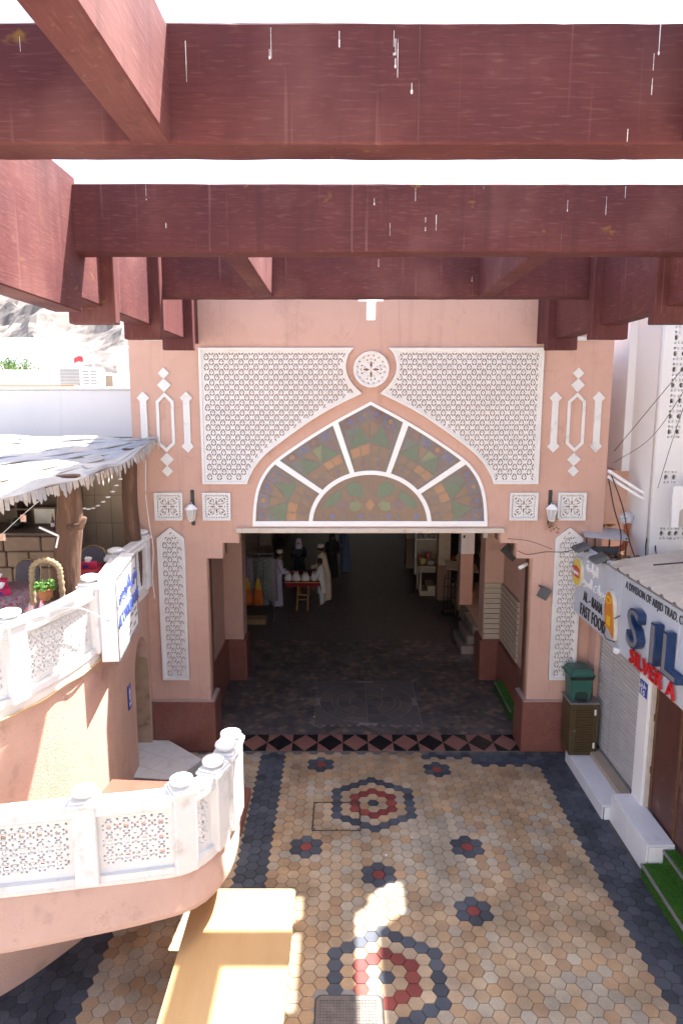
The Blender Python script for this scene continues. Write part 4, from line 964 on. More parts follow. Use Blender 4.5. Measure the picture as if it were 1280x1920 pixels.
bm = bmesh.new()
for k in range(150):
    a = rl.uniform(0, 6.28); r = .13*math.sqrt(rl.random()); leaf_quad(bm, Vector((-3.68+r*math.cos(a), 8.22+r*math.sin(a), 3.99+rl.uniform(-.02, .12)*(1-r*3))), rl.uniform(.03, .055), rl)
tag(from_bm('herb_leaves', bm, LEAF, pl), kind='stuff')
# shell garland, string of bulbs, bracket arm
ga = thing('shell_garland', (-3.7, 10.2, 4.8), 'garland of round white shells hung across the terrace opening', 'garland')
gp = catmull([(-3.93, 9.9, 4.92), (-3.86, 9.98, 4.76), (-3.72, 10.1, 4.72), (-3.55, 10.3, 4.86), (-3.40, 10.45, 5.12)], 6); tube('cord', gp, .003, ROPE, ga, 5)
for k in range(0, len(gp), 2): lathe('shell', [(.012, -.012), (.034, -.006), (.036, .004), (.016, .012)], SGW, ga, 10, tuple(gp[k]-Vector((0, .0, .02))))
st = thing('string_of_tags', (-4.1, 8.4, 4.8), 'cord hung with small orange tags under the canopy edge', 'string')
sp_ = catmull([(-4.45, 7.9, 4.45), (-4.2, 8.1, 4.62), (-4.0, 8.35, 4.85), (-3.75, 8.55, 5.1)], 6); tube('cord', sp_, .004, SGW, st, 5)
for k in (3, 8, 13): p = sp_[k]; box('tag', p.x-.035, p.x+.035, p.y-.006, p.y+.006, p.z-.09, p.z, mat('orange_tag', (.5, .2, .1), (.6, .5, .45), 20, .6), st, .002)
la = thing('bracket_arm', (-3.6, 8.6, 4.6), 'thin white bracket arm sticking out from the trunk post', 'bracket')
tube('arm', [(-3.80, 8.45, 4.72), (-3.62, 8.58, 4.58)], .014, SGW, la, 8); tube('drop', [(-3.62, 8.58, 4.58), (-3.65, 8.55, 4.43)], .012, SGW, la, 8)
cb = thing('loose_cable', (-3.3, 11.3, 4), 'pale cable hanging down the gate pylon beside the trunk', 'cable')
tube('strand', catmull([(-3.28, 11.45, 5.3), (-3.31, 11.46, 4.7), (-3.27, 11.45, 4.2), (-3.22, 11.44, 3.8), (-3.26, 11.46, 3.3), (-3.24, 11.46, 2.9)], 6), .008, SGW, cb, 6)
tube('strand', catmull([(-2.95, 8.38, 3.5), (-3.1, 7.7, 3.9), (-3.35, 7.05, 4.0), (-3.7, 6.4, 3.95)], 6), .009, SGW, cb, 6)
# ================================================================= shops on the right
shop = thing('shop_row', (4.6, 9.5, 0), 'row of low shops with roller shutter and brown door on the right', 'building')
SHP = mat('shop_plaster', (.52, .38, .31), (.47, .34, .28), 3, .85, .2, 60, dirt=(.33, .24, .2), dscale=3, dlo=.6, dhi=.8)
box('back_wall', 4.56, 4.75, 2.0, 11.58, 0, 3.5, SHP, shop, 0)
box('pillar', 4.36, 4.56, 9.16, 9.47, .0, 2.7, WALLW, shop, .006)
box('pillar', 4.38, 4.56, 11.25, 11.58, 0, 2.7, PINK, shop, .006)
box('sill', 4.30, 4.56, 9.48, 11.25, 0, .30, mat('sill_stone', (.46, .37, .28), (.4, .32, .24), 4, .7), shop, .005)
stt = bmesh.new(); pz = .33
sh_o = None
STL = mat('shutter_steel', (.56, .545, .54), (.50, .49, .485), 3, .42, .05, 20, metal=.15, dirt=(.27, .235, .21), dscale=4, dlo=.6, dhi=.8)
shut = box('roller_shutter', 4.50, 4.52, 9.48, 11.24, .31, 2.75, STL, shop, 0)
slat = bmesh.new(); prof = [(0, 0), (-.016, .012), (-.022, .035), (-.016, .058), (0, .068)]
for (a, z), (b, z2) in zip(prof, prof[1:]): slat.faces.new([slat.verts.new(q) for q in ((a, 0, z), (b, 0, z2), (b, 1.74, z2), (a, 1.74, z))])
bmesh.ops.remove_doubles(slat, verts=slat.verts, dist=1e-5); sl_me = bpy.data.meshes.new('slat'); slat.to_mesh(sl_me); slat.free(); sl_me.materials.append(STL)
for k in range(34):
    o = bpy.data.objects.new('slat', sl_me); COL.objects.link(o); o.parent = shut; o.location = (4.497, 9.49, .34+k*.0705)
for y in (9.475, 11.215): box('guide_rail', 4.455, 4.50, y, y+.035, .30, 2.7, METALG, shut, .003)
box('bottom_bar', 4.465, 4.50, 9.515, 11.21, .302, .345, METALG, shut, .003)
for y in (9.62, 11.05): box('lock', 4.445, 4.466, y, y+.07, .305, .36, BLACKP, shut, .003)
BRD = mat('brown_metal_door', (.10, .035, .026), (.075, .03, .024), 3, .45, .08, 20, dirt=(.23, .15, .12), dscale=2.6, dlo=.55, dhi=.75)
do = box('door', 4.46, 4.50, 7.6, 9.10, .45, 2.75, BRD, shop, .005)
for y in (7.6, 8.33, 9.04): box('door_stile', 4.445, 4.462, y, y+.06, .46, 2.74, mat('rust_edge', (.16, .075, .035), (.09, .045, .03), 18, .8, .3, 40), do, .003)
for z in (1.0, 1.8): lathe('hinge', [(.014, 0), (.014, .1)], MATS['rust_edge'], do, 8, (4.44, 9.09, z))
box('door_frame', 4.40, 4.55, 9.10, 9.155, .45, 2.7, mat('cream_metal', (.55, .5, .44), None, 5, .5), shop, .003)
pn = box('number_plate', 4.345, 4.358, 9.19, 9.42, 2.08, 2.30, MATS['enamel_blue'], shop, .002)
text('lettering', AR(0xFEC3, 0xFEAE, 0xFED5), .11, lambda u, v, ww: (4.341-ww, 9.305-u, 2.21+v), SGW, pn, .004); text('lettering', '1', .12, lambda u, v, ww: (4.341-ww, 9.35-u, 2.095+v), SGW, pn, .004); text('lettering', '0', .12, lambda u, v, ww: (4.341-ww, 9.27-u, 2.095+v), SGW, pn, .004)
# steps
TIL = mat('glazed_white_tile', (.78, .79, .82), (.74, .75, .78), 3, .18, 0, 1, dirt=(.5, .5, .5), dscale=6, dlo=.6, dhi=.85)
s1 = thing('white_tiled_step', (4.2, 10.4, 0), 'long low white tiled step under the roller shutter', 'step')
box('core', 3.97, 4.455, 9.5, 11.22, 0, .205, CEM, s1, 0)
for y0, y1 in ((9.5, 10.15), (10.153, 10.77), (10.773, 11.22)):
    box('tread_tile', 3.985, 4.45, y0, y1, .2, .222, TIL, s1, .003); box('riser_tile', 3.952, 3.983, y0, y1, 0, .218, TIL, s1, .003)
box('end_tile', 3.985, 4.45, 9.485, 9.499, 0, .2, TIL, s1, .002)
s2_ = thing('white_tiled_step', (4.3, 8.9, 0), 'higher white tiled step in front of the brown door', 'step')
box('core', 4.09, 4.43, 8.26, 9.46, 0, .43, CEM, s2_, 0)
for y0, y1 in ((8.25, 8.86), (8.863, 9.468)):
    box('tread_tile', 4.085, 4.435, y0, y1, .425, .447, TIL, s2_, .003); box('riser_tile', 4.062, 4.084, y0, y1, 0, .443, TIL, s2_, .003)
box('end_tile', 4.085, 4.43, 8.236, 8.249, 0, .424, TIL, s2_, .002); box('end_tile', 4.085, 4.43, 9.469, 9.482, .0, .424, TIL, s2_, .002)
def turf_steps(x0, x1, y0, y1, n, tread, rise, lab, dirx=True, ang=0):
    o = thing('turf_steps', ((x0+x1)/2, (y0+y1)/2, 0), lab, 'steps')
    TB = MATS.get('turf_base') or mat('turf_base', (.035, .10, .012), (.028, .08, .01), 8, .95, .5, 200)
    NOS = MATS.get('nosing') or mat('nosing', (.30, .29, .29), (.25, .24, .24), 6, .5, metal=.4)
    bm = bmesh.new(); rn = random.Random(int(x0*100)); 
    for k in range(n):
        a = x0+k*tread; z = rise*(k+1)
        box('turf_tread', a+.002*k, x1, y0+.003*k, y1-.003*k, 0 if k == 0 else rise*k+.001, z, TB, o, .004)
        box('nosing', a-.012, a+.018, y0-.004, y1+.004, z-.028, z+.006, NOS, o, .003)
        top = min(a+tread, x1)
        for q in range(int(5200*(y1-y0)*(top-a)/.35)):
            x = rn.uniform(a+.02, top); y = rn.uniform(y0, y1); h_ = rn.uniform(.008, .02); d = Vector((rn.uniform(-.012, .012), rn.uniform(-.012, .012), h_)); s = rn.uniform(.002, .004)
            b = Vector((x, y, z)); bm.faces.new([bm.verts.new(p) for p in (b+Vector((-s, 0, 0)), b+Vector((s, 0, 0)), b+d)])
        for q in range(int(2600*(y1-y0)*rise/.1*.35)):
            y = rn.uniform(y0, y1); zz = rn.uniform(rise*k+.01, z-.03); b = Vector((a, y, zz)); s = .003; d = Vector((-rn.uniform(.008, .018), rn.uniform(-.01, .01), rn.uniform(-.004, .014)))
            bm.faces.new([bm.verts.new(p) for p in (b+Vector((0, -s, 0)), b+Vector((0, s, 0)), b+d)])
    tag(from_bm('grass_blades', bm, mat('turf_blade', (.09, .27, .025), (.05, .18, .018), 5, .7), o), kind='stuff')
turf_steps(3.99, 4.44, 6.9, 8.22, 2, .28, .2, 'artificial-turf covered steps with grey nosing at the right edge')
turf_steps(AX+2.86, AX+3.4, 12.75, 14.2, 2, .25, .2, 'artificial-turf covered steps inside the gate behind the right pylon')
# shop signs
BRDG = mat('sign_panel_grey', (.46, .50, .57), (.43, .465, .53), 2, .4, .02, 20, dirt=(.34, .36, .40), dscale=3, dlo=.6, dhi=.85)
XS = 4.05
def fx(y0, z0, lift=0): return lambda u, v, ww: (XS-.012-lift-ww, y0-u, z0+v)
a1 = thing('fast_food_sign', (XS, 10.5, 2.7), 'grey fascia sign reading AL-RAHA FAST FOOD with Arabic lettering', 'sign')
box('panel', XS, XS+.16, 9.57, 11.48, 2.67, 3.82, BRDG, a1, .004)
text('lettering', AR(0xFE8D, 0xFEDF, 0xFEAE, 0xFE8D, 0xFEA3, 0xFE94), .24, fx(10.72, 3.52), SGW, a1, .02, 0, 1); text('lettering', (AR(0xFE8D, 0xFEDF, 0xFEB4, 0xFEAE, 0xFEF3, 0xFECC, 0xFE94)+' '+AR(0xFEDF, 0xFEE0, 0xFEEE, 0xFE9F, 0xFE92, 0xFE8E, 0xFE95)), .23, fx(10.62, 3.27), SGW, a1, .02, 0, .9)
text('lettering', 'AL - RAHA', .24, fx(10.62, 3.00), LK, a1, .012, 0, .66, space=1.12); text('lettering', 'FAST FOOD', .29, fx(10.60, 2.73), LK, a1, .012, .001, .66, space=1.12)
rnd = plate('tea_roundel', [(-y, z) for y, z in circ(-11.28, 3.42, .21, 28, 0, .25)], [], .05, lambda u, v, ww: (XS-.03-ww, u, v), mat('roundel_rim', (.7, .68, .6), None, 5, .4), a1)
plate('yellow_disc', circ(11.28, 3.42, .185, 28, 0, .225), [], .01, lambda u, v, ww: (XS-.062-ww, u, v), mat('tea_yellow', (.72, .50, .03), None, 5, .35), rnd)
plate('red_badge', [(11.43, 3.34), (11.13, 3.34), (11.13, 3.50), (11.28, 3.53), (11.43, 3.50)], [], .01, lambda u, v, ww: (XS-.072-ww, u, v), mat('badge_red', (.50, .02, .02), None, 5, .35), rnd)
text('lettering', 'Lipton', .11, lambda u, v, ww: (XS-.08-ww, 11.28-u, 3.39+v), SGW, rnd, .004, .002)
cupo = [(9.98, 2.92), (9.75, 2.86), (9.62, 2.80), (9.59, 2.95), (9.66, 3.25), (9.72, 3.42), (9.86, 3.50), (9.98, 3.42), (10.02, 3.2)]
cs = plate('tea_glass_emblem', [(p.x, p.y) for p in catmull(cupo+[cupo[0]], 4)][:-1], [], .05, lambda u, v, ww: (XS-.03-ww, u, v), MATS['roundel_rim'], a1)
plate('glass_picture', offset_poly([(p.x, p.y) for p in catmull(cupo+[cupo[0]], 4)][:-1], .03), [], .01, lambda u, v, ww: (XS-.062-ww, u, v), mat('tea_amber', (.50, .13, .015), (.62, .27, .03), 6, .3), cs)
plate('glass_rim', circ(9.84, 3.36, .10, 16, 0, .055), [circ(9.84, 3.36, .07, 16, 0, .03)], .008, lambda u, v, ww: (XS-.072-ww, u, v), MATS['tea_yellow'], cs)
plate('tea_tag', [(9.86, 2.98), (9.74, 2.98), (9.74, 3.12), (9.86, 3.12)], [], .008, lambda u, v, ww: (XS-.072-ww, u, v), MATS['tea_yellow'], cs)
a2 = thing('silver_shop_sign', (XS, 8.5, 2.7), 'grey fascia sign with big blue channel letters SIL and red SILVER lettering', 'sign')
box('panel', XS, XS+.16, 7.85, 9.56, 2.66, 3.86, BRDG, a2, .004); box('panel', XS+.002, XS+.16, 5.0, 7.845, 2.66, 3.86, BRDG, a2, .004)
def words(body, size, y, z, lift, m, par, t, sx, space=1.0, gap=.35):
    for wd in body.split():
        o = text('lettering', wd, size, fx(y, z, lift), m, par, t, 0, sx, 'LEFT', space)
        y = min(v.co.y for v in o.data.vertices)-size*gap*sx
words('A DIVISION OF ABJID TRAD. COM. L.L.C', .155, 9.42, 3.66, 0, LK, a2, .006, .72, 1.12)
CH = mat('channel_blue', (.015, .045, .13), (.012, .035, .10), 4, .3, coat=.3); CHS = mat('channel_silver', (.42, .42, .45), None, 4, .3, metal=.6); RDL = mat('letter_red', (.55, .02, .025), (.45, .02, .02), 5, .3)
for ch, y, sx_ in (('S', 9.08, 1.15), ('I', 8.40, 1.3), ('L', 8.06, 1.15)):
    text('channel_letter', ch, .74, fx(y, 2.99, .05), CH, a2, .10, .02, sx_, 'LEFT'); text('letter_face', ch, .74, fx(y, 2.99, .105), CHS, a2, .006, -.004, sx_, 'LEFT')
words('SILVER A', .29, 9.06, 2.71, .03, RDL, a2, .035, 1.08, 1.06, .4)
tube('lamp_strip', [(XS+.03, 9.5, 2.645), (XS+.03, 5.2, 2.645)], .012, mat('amber_strip', (.55, .33, .16), None, 8, .4), a2, 6)
cam_ = thing('dome_camera', (XS-.02, 9.53, 2.70), 'small white dome camera under the joint of the two shop signs', 'camera')
lathe('mount', [(.05, 0), (.055, .02), (.05, .03)], SGW, cam_, 14, (XS-.03, 9.53, 2.69)); lathe('dome', [(.015, -.065), (.04, -.05), (.05, -.02), (.05, 0)], SGW, cam_, 16, (XS-.03, 9.53, 2.69))
wr = thing('sign_cable', (XS-.1, 9.6, 3), 'black cable looping across the joint of the shop signs', 'cable')
tube('strand', catmull([(XS-.03, 9.50, 3.22), (XS-.06, 9.75, 3.06), (XS-.07, 9.98, 2.92), (XS-.06, 9.90, 2.75), (XS-.03, 9.62, 2.78)], 8), .008, BLACKP, wr, 6)
# canopy roof over the signs
rf = thing('sheet_metal_canopy', (4.7, 8.5, 3.8), 'beige ribbed metal canopy above the silver shop sign', 'canopy')
SHT = mat('beige_sheet', (.46, .41, .35), (.41, .36, .31), 3, .5, .05, 20, dirt=(.32, .26, .2), dscale=3, dlo=.58, dhi=.8)
vs, fs = [], []; ys = []
y = 10.05
while y > 4.8: ys += [(y, 0), (y-.05, .03), (y-.09, .03), (y-.14, 0)]; y -= .34
for (yy, dz) in ys: vs += [(XS-.04, yy, 3.87+dz), (6.4, yy+.75, 4.06+dz), (XS-.04, yy, 3.862+dz), (6.4, yy+.75, 4.052+dz)]
for k in range(len(ys)-1): b = 4*k; fs += [(b, b+1, b+5, b+4), (b+2, b+6, b+7, b+3), (b, b+4, b+6, b+2)]
mesh('ribbed_sheet', vs, fs, SHT, rf); box('edge_trim', XS-.045, XS-.03, 4.9, 10.05, 3.84, 3.868, METALG, rf, .002)
# the flat roof with foam and debris behind AL-RAHA sign
fr2 = thing('flat_shop_roof', (4.7, 10.8, 3.6), 'flat grey shop roof smeared with brown foam behind the fast food sign', 'roof')
box('slab', 4.22, 6.4, 9.0, 11.58, 3.42, 3.62, mat('roof_grey', (.42, .42, .43), (.34, .34, .34), 3, .8, .2, 20, dirt=(.22, .17, .13), dscale=4, dlo=.55, dhi=.75), fr2, .01)
FOAM = mat('brown_foam', (.33, .15, .035), (.24, .10, .025), 9, .85, .8, 30)
def lump(name, pts, r, m, parent, seed=0):
    bm = bmesh.new(); rn = random.Random(seed)
    for p in pts:
        for q in range(5):
            c_ = Vector(p)+Vector((rn.gauss(0, r), rn.gauss(0, r), rn.uniform(0, r*.6))); t = bmesh.ops.create_icosphere(bm, subdivisions=2, radius=r*rn.uniform(.35, .75))
            for v in t['verts']: v.co = v.co*(1+.3*mnoise.noise(v.co*14+c_*9)); v.co.z *= .6; v.co += c_
    return from_bm(name, bm, m, parent, True)
lump('foam_bead', [(4.55+.2*k, 11.42-.02*k, 3.64) for k in range(8)]+[(5.9, 11.3-.2*k, 3.66) for k in range(6)]+[(4.75, 11.0, 3.62), (5.0, 10.9, 3.62), (5.2, 10.7, 3.62)], .085, FOAM, fr2, 3)
for k, (x, y) in enumerate(((4.6, 10.6), (4.9, 10.3), (5.2, 10.75), (4.8, 10.9))): box('loose_sheet', x-.3, x+.3, y-.2, y+.2, 3.63+.012*k, 3.638+.012*k, mat('pale_sheet', (.55, .54, .55), (.45, .44, .45), 3, .5), fr2, 0, Matrix.Translation((x, y, 0)) @ Matrix.Rotation(.4*k, 4, 'Z') @ Matrix.Translation((-x, -y, 0)))
for k, (y, nm_) in enumerate(((11.1, 'floodlight at the far end on top of the fast food sign'), (10.3, 'floodlight at the near end on top of the fast food sign'))):
    o = thing('floodlight', (XS+.02, y, 3.84), 'grey '+nm_, 'floodlight', None)
    M = Matrix.Translation((XS-.06, y, 3.88)) @ Matrix.Rotation(R(-20), 4, 'Y'); bm = bmesh.new(); bm_box(bm, -.13, .10, -.16, .16, -.02, .02, .006, M)
    for q in range(7): bm_box(bm, -.12, .09, -.14+q*.043, -.13+q*.043, .02, .045, 0, M)
    from_bm('housing', bm, mat('floodlight_grey', (.11, .115, .12), None, 6, .5), o); box('bracket', XS-.02, XS+.05, y-.02, y+.02, 3.80, 3.87, BLACKP, o, .003)
sp2 = thing('tin_hood', (4.6, 11.75, 3.7), 'small tin hood on rusty legs with foam on top beside the right pylon', 'hood')
mesh('tin_sheet', [(4.12, 11.35, 4.02), (4.86, 11.3, 3.96), (4.95, 11.85, 4.05), (4.2, 11.9, 4.12)]+[(4.12, 11.35, 4.005), (4.86, 11.3, 3.945), (4.95, 11.85, 4.035), (4.2, 11.9, 4.105)], [(0, 1, 2, 3), (7, 6, 5, 4), (0, 4, 5, 1), (1, 5, 6, 2), (2, 6, 7, 3), (3, 7, 4, 0)], mat('tin', (.46, .48, .52), None, 5, .4), sp2)
for x, y in ((4.16, 11.38), (4.82, 11.34), (4.6, 11.5), (4.36, 11.52)): tube('leg', [(x, y, 3.6), (x, y, 3.99)], .014, MATS['rust_edge'], sp2, 6)
lump('foam_bead', [(4.24+.09*k, 11.85, 4.10) for k in range(7)], .05, FOAM, sp2, 8)
box('grey_box', 4.3, 4.75, 11.45, 11.55, 3.6, 3.8, MATS['floodlight_grey'], sp2, .005)
pv = thing('orange_drain_pipe', (4.95, 11.75, 3.9), 'orange plastic pipe stuffed with a white bag above the shop roof', 'pipe')
tube('pipe', catmull([(4.6, 11.7, 3.72), (4.85, 11.72, 3.72), (4.97, 11.74, 3.80), (4.98, 11.75, 4.2)], 8), .05, mat('orange_pipe', (.50, .13, .04), (.44, .11, .035), 5, .5), pv, 14)
bm = bmesh.new(); rn = random.Random(6)
t = bmesh.ops.create_icosphere(bm, subdivisions=3, radius=.13)
for v in t['verts']: v.co = v.co*(1+.5*mnoise.noise(v.co*30)); v.co.z *= .8; v.co += Vector((4.98, 11.75, 4.27))
from_bm('plastic_bag', bm, mat('bag_white', (.62, .62, .64), None, 8, .4), pv)
# cables on the right
cbl = thing('cable_tangle', (4.5, 11, 4.2), 'tangle of black cables dropping from the pylon edge to the shop roof', 'cables')
for P in ([(4.53, 11.55, 5.0), (4.60, 11.4, 4.5), (4.66, 11.2, 4.1), (4.55, 10.9, 3.75), (4.5, 10.5, 3.66)], [(4.56, 11.5, 5.05), (4.75, 11.4, 4.5), (4.8, 11.2, 4.0), (4.8, 10.8, 3.68), (4.7, 10.3, 3.68)], [(5.25, 11.3, 4.5), (5.2, 11.1, 4.1), (5.15, 10.9, 3.8), (5.3, 10.6, 3.66), (5.6, 10.4, 3.66)], [(5.25, 11.3, 4.5), (5.05, 11.1, 4.0), (4.95, 10.8, 3.7), (4.9, 10.4, 3.66)], [(5.25, 11.35, 4.45), (5.5, 11.2, 4.55), (5.8, 11.0, 4.8)], [(4.4, 9.4, 4.0), (4.8, 9.3, 4.06), (5.2, 9.2, 4.10), (5.4, 9.4, 4.14)]):
    tube('strand', catmull(P, 8), .011, BLACKP, cbl, 6)
lathe('coil', [(.10, -.02), (.12, 0), (.10, .02)], BLACKP, cbl, 18, (5.25, 11.3, 4.45))
dk = thing('white_ducts', (4.9, 11.6, 4.8), 'white cable ducts running slantwise from the pylon to the white building', 'duct')
for dz in (0, -.10): tube('duct', [(4.52, 11.55, 5.12+dz), (5.0, 11.4, 4.80+dz), (5.35, 11.2, 4.63+dz)], .028, SGW, dk, 8)
ow = thing('overhead_wires', (5, 11, 5.5), 'two thin wires slanting up in front of the white building', 'wire')
tube('strand', [(4.58, 11.5, 5.45), (5.3, 10.3, 7.1)], .006, BLACKP, ow, 5); tube('strand', catmull([(4.58, 11.5, 5.25), (4.95, 10.9, 5.75), (5.25, 10.35, 6.7)], 6), .005, BLACKP, ow, 5)
tube('strand', catmull([(5.28, 10.35, 6.8), (5.14, 10.6, 5.8), (5.08, 10.9, 4.9)], 6), .005, BLACKP, ow, 5)
pw = thing('pylon_cable', (3.6, 11.5, 3.6), 'black cable strung from the gate corbel across the tall right panel', 'cable')
tube('strand', catmull([(3.02, 11.48, 3.74), (3.2, 11.46, 3.68), (3.5, 11.44, 3.73), (3.8, 11.4, 3.74), (4.1, 11.36, 3.82)], 8), .007, BLACKP, pw, 6)
tube('strand', catmull([(2.85, 11.49, 3.95), (3.2, 11.45, 3.92), (3.6, 11.43, 3.78)], 8), .005, BLACKP, pw, 6)
fl2 = thing('floodlight', (3.45, 11.5, 2.95), 'grey floodlight hanging on the inner side of the right pylon', 'floodlight')
box('housing', -.09, .09, -.03, .03, -.10, .10, MATS['floodlight_grey'], fl2, .006, Matrix.Translation((3.52, 11.49, 2.98)) @ Matrix.Rotation(.5, 4, 'Y')); tube('bracket', [(3.45, 11.58, 3.1), (3.48, 11.50, 3.08)], .012, BLACKP, fl2, 6)
fl3 = thing('floodlight', (3.2, 12.1, 3.6), 'black floodlight on a bracket under the right corbel of the gate', 'floodlight')
box('housing', -.15, .15, -.03, .03, -.10, .10, BLACKP, fl3, .006, Matrix.Translation((3.08, 12.2, 3.55)) @ Matrix.Rotation(.75, 4, 'Y')); tube('bracket', [(3.32, 12.3, 3.45), (3.12, 12.22, 3.52)], .015, METALG, fl3, 6)
cc = thing('bullet_camera', (3.28, 11.9, 3.42), 'white bullet camera on the inner edge of the right pylon', 'camera')
tube('barrel', [(3.30, 11.85, 3.42), (3.14, 11.78, 3.36)], .035, SGW, cc, 12); tube('mount', [(3.32, 11.95, 3.36), (3.28, 11.86, 3.41)], .018, SGW, cc, 8)
# wall lanterns
def lantern(x, lab, extra):
    o = thing('wall_lantern', (x, GY-.05, 4.4), lab, 'lantern', 'wall lanterns on the gate'); IR = MATS.get('lantern_iron') or mat('lantern_iron', (.03, .035, .03), (.05, .055, .045), 12, .5, .2, 60)
    LG = MATS.get('lantern_glass') or mat('lantern_glass', (.55, .55, .53), (.48, .48, .46), 6, .15)
    box('back_bar', x-.028, x+.028, GY-.045, GY-.002, 4.17, 4.78, IR, o, .01)
    tube('arm', catmull([(x, GY-.03, 4.30), (x, GY-.12, 4.34), (x, GY-.18, 4.46), (x, GY-.17, 4.56), (x, GY-.15, 4.60)], 5), .014, IR, o, 8)
    cz = 4.40; h = lathe('lamp_head', [(.03, -.12), (.055, -.10), (.06, -.09)], SGW, o, 6, (x+.0, GY-.16, cz-.02), smooth=False)
    lathe('glass_body', [(.05, -.11), (.085, .07)], LG, h, 6, (x, GY-.16, cz), smooth=False)
    for k in range(6):
        a = math.pi/3*k; tube('rib', [(x+.052*math.cos(a), GY-.16+.052*math.sin(a), cz-.11), (x+.088*math.cos(a), GY-.16+.088*math.sin(a), cz+.07)], .006, SGW, h, 5)
    lathe('lamp_roof', [(.11, .07), (.105, .085), (.05, .14), (.02, .16), (.015, .19)], SGW, h, 6, (x, GY-.16, cz), smooth=False)
    if extra:
        bm = bmesh.new(); rn = random.Random(9)
        for q in range(50): leaf_quad(bm, Vector((x+rn.gauss(0, .05), GY-.12+rn.gauss(0, .03), 4.20+rn.gauss(0, .06))), rn.uniform(.03, .06), rn)
        tag(from_bm('dried_garland', bm, mat('dried_flowers', (.45, .12, .12), (.25, .3, .15), 20, .8), o), kind='stuff')
lantern(AX-3.04, 'black and white wall lantern on the left pylon', False); lantern(AX+3.08, 'wall lantern with faded flowers tied to it on the right pylon', True)
# cabinet with the pedal bin
cbn = thing('louvred_cabinet', (4.1, 11.25, .2), 'brown louvred metal cabinet on the white step beside the pylon', 'cabinet')
LV = mat('brown_louvre', (.085, .055, .022), (.07, .045, .018), 5, .35, .03, 20, spec=.5)
CX0, CX1, CY0, CY1, CZ0, CZ1 = 3.92, 4.40, 10.98, 11.46, .224, 1.17
box('carcass', CX0+.012, CX1-.005, CY0+.015, CY1, CZ0, CZ1, LV, cbn, .003); box('top', CX0-.02, CX1+.02, CY0-.02, CY1, CZ1, CZ1+.022, METALG, cbn, .004)
for x in (CX0, CX1-.04): box('stile', x, x+.04, CY0-.002, CY0+.02, CZ0+.03, CZ1-.001, LV, cbn, .003)
dd = box('door', CX0+.045, CX1-.045, CY0+.002, CY0+.018, CZ0+.04, CZ1-.01, LV, cbn, .003)
for k in range(19):
    z = CZ0+.075+k*.045; M = Matrix.Translation((0, CY0-.002, z)) @ Matrix.Rotation(R(32), 4, 'X'); box('louvre', CX0+.085, CX1-.085, -.016, .012, -.003, .003, LV, dd, 0, M)
    M = Matrix.Translation((CX0+.008, 0, z)) @ Matrix.Rotation(R(-32), 4, 'Y'); box('side_louvre', -.016, .012, CY0+.06, CY1-.05, -.003, .003, LV, cbn, 0, M)
for z in (CZ0+.14, CZ1-.2): box('hinge', CX1-.075, CX1-.045, CY0-.016, CY0+.003, z, z+.1, SGW, dd, .003)
lathe('knob', [(.012, 0), (.014, .01), (.008, .02)], METALG, dd, 10, (CX0+.075, CY0-.012, .68))
pb = thing('pedal_bin', (4.1, 11.2, 1.19), 'green plastic pedal bin with black liner on top of the louvred cabinet', 'bin')
GRB = mat('bin_green', (.03, .115, .09), (.025, .10, .08), 4, .45, .02, 20); 
def frus(nm, cx, cy, z0, z1, a0, b0, a1, b1, m, par):
    bm = bmesh.new(); lo = [bm.verts.new((cx+sx*a0, cy+sy*b0, z0)) for sx, sy in ((-1, -1), (1, -1), (1, 1), (-1, 1))]; hi = [bm.verts.new((cx+sx*a1, cy+sy*b1, z1)) for sx, sy in ((-1, -1), (1, -1), (1, 1), (-1, 1))]
    for k in range(4): bm.faces.new((lo[k], lo[(k+1) % 4], hi[(k+1) % 4], hi[k]))
    bm.faces.new(lo[::-1]); bm.faces.new(hi); bmesh.ops.bevel(bm, geom=list(bm.edges), offset=.02, segments=2, affect='EDGES'); return from_bm(nm, bm, m, par)
frus('body', 4.11, 11.22, 1.193, 1.62, .165, .165, .19, .19, GRB, pb)
frus('liner', 4.11, 11.22, 1.56, 1.655, .197, .197, .205, .205, mat('liner_black', (.012, .012, .013), None, 8, .3, .8, 30), pb)
lid = frus('lid', 4.10, 11.215, 1.65, 1.76, .215, .215, .175, .18, GRB, pb); box('lid_rim', 3.875, 4.325, 10.99, 11.44, 1.645, 1.668, GRB, lid, .008)
box('pedal', 4.03, 4.19, 10.995, 11.05, 1.205, 1.23, BLACKP, pb, .006); plate('pedal_recess', [(4.0, 1.2), (4.22, 1.2), (4.22, 1.32), (4.18, 1.36), (4.04, 1.36), (4.0, 1.32)], [], .006, front(11.038, .006), mat('recess_dark', (.015, .04, .033), None, 5, .6), pb)
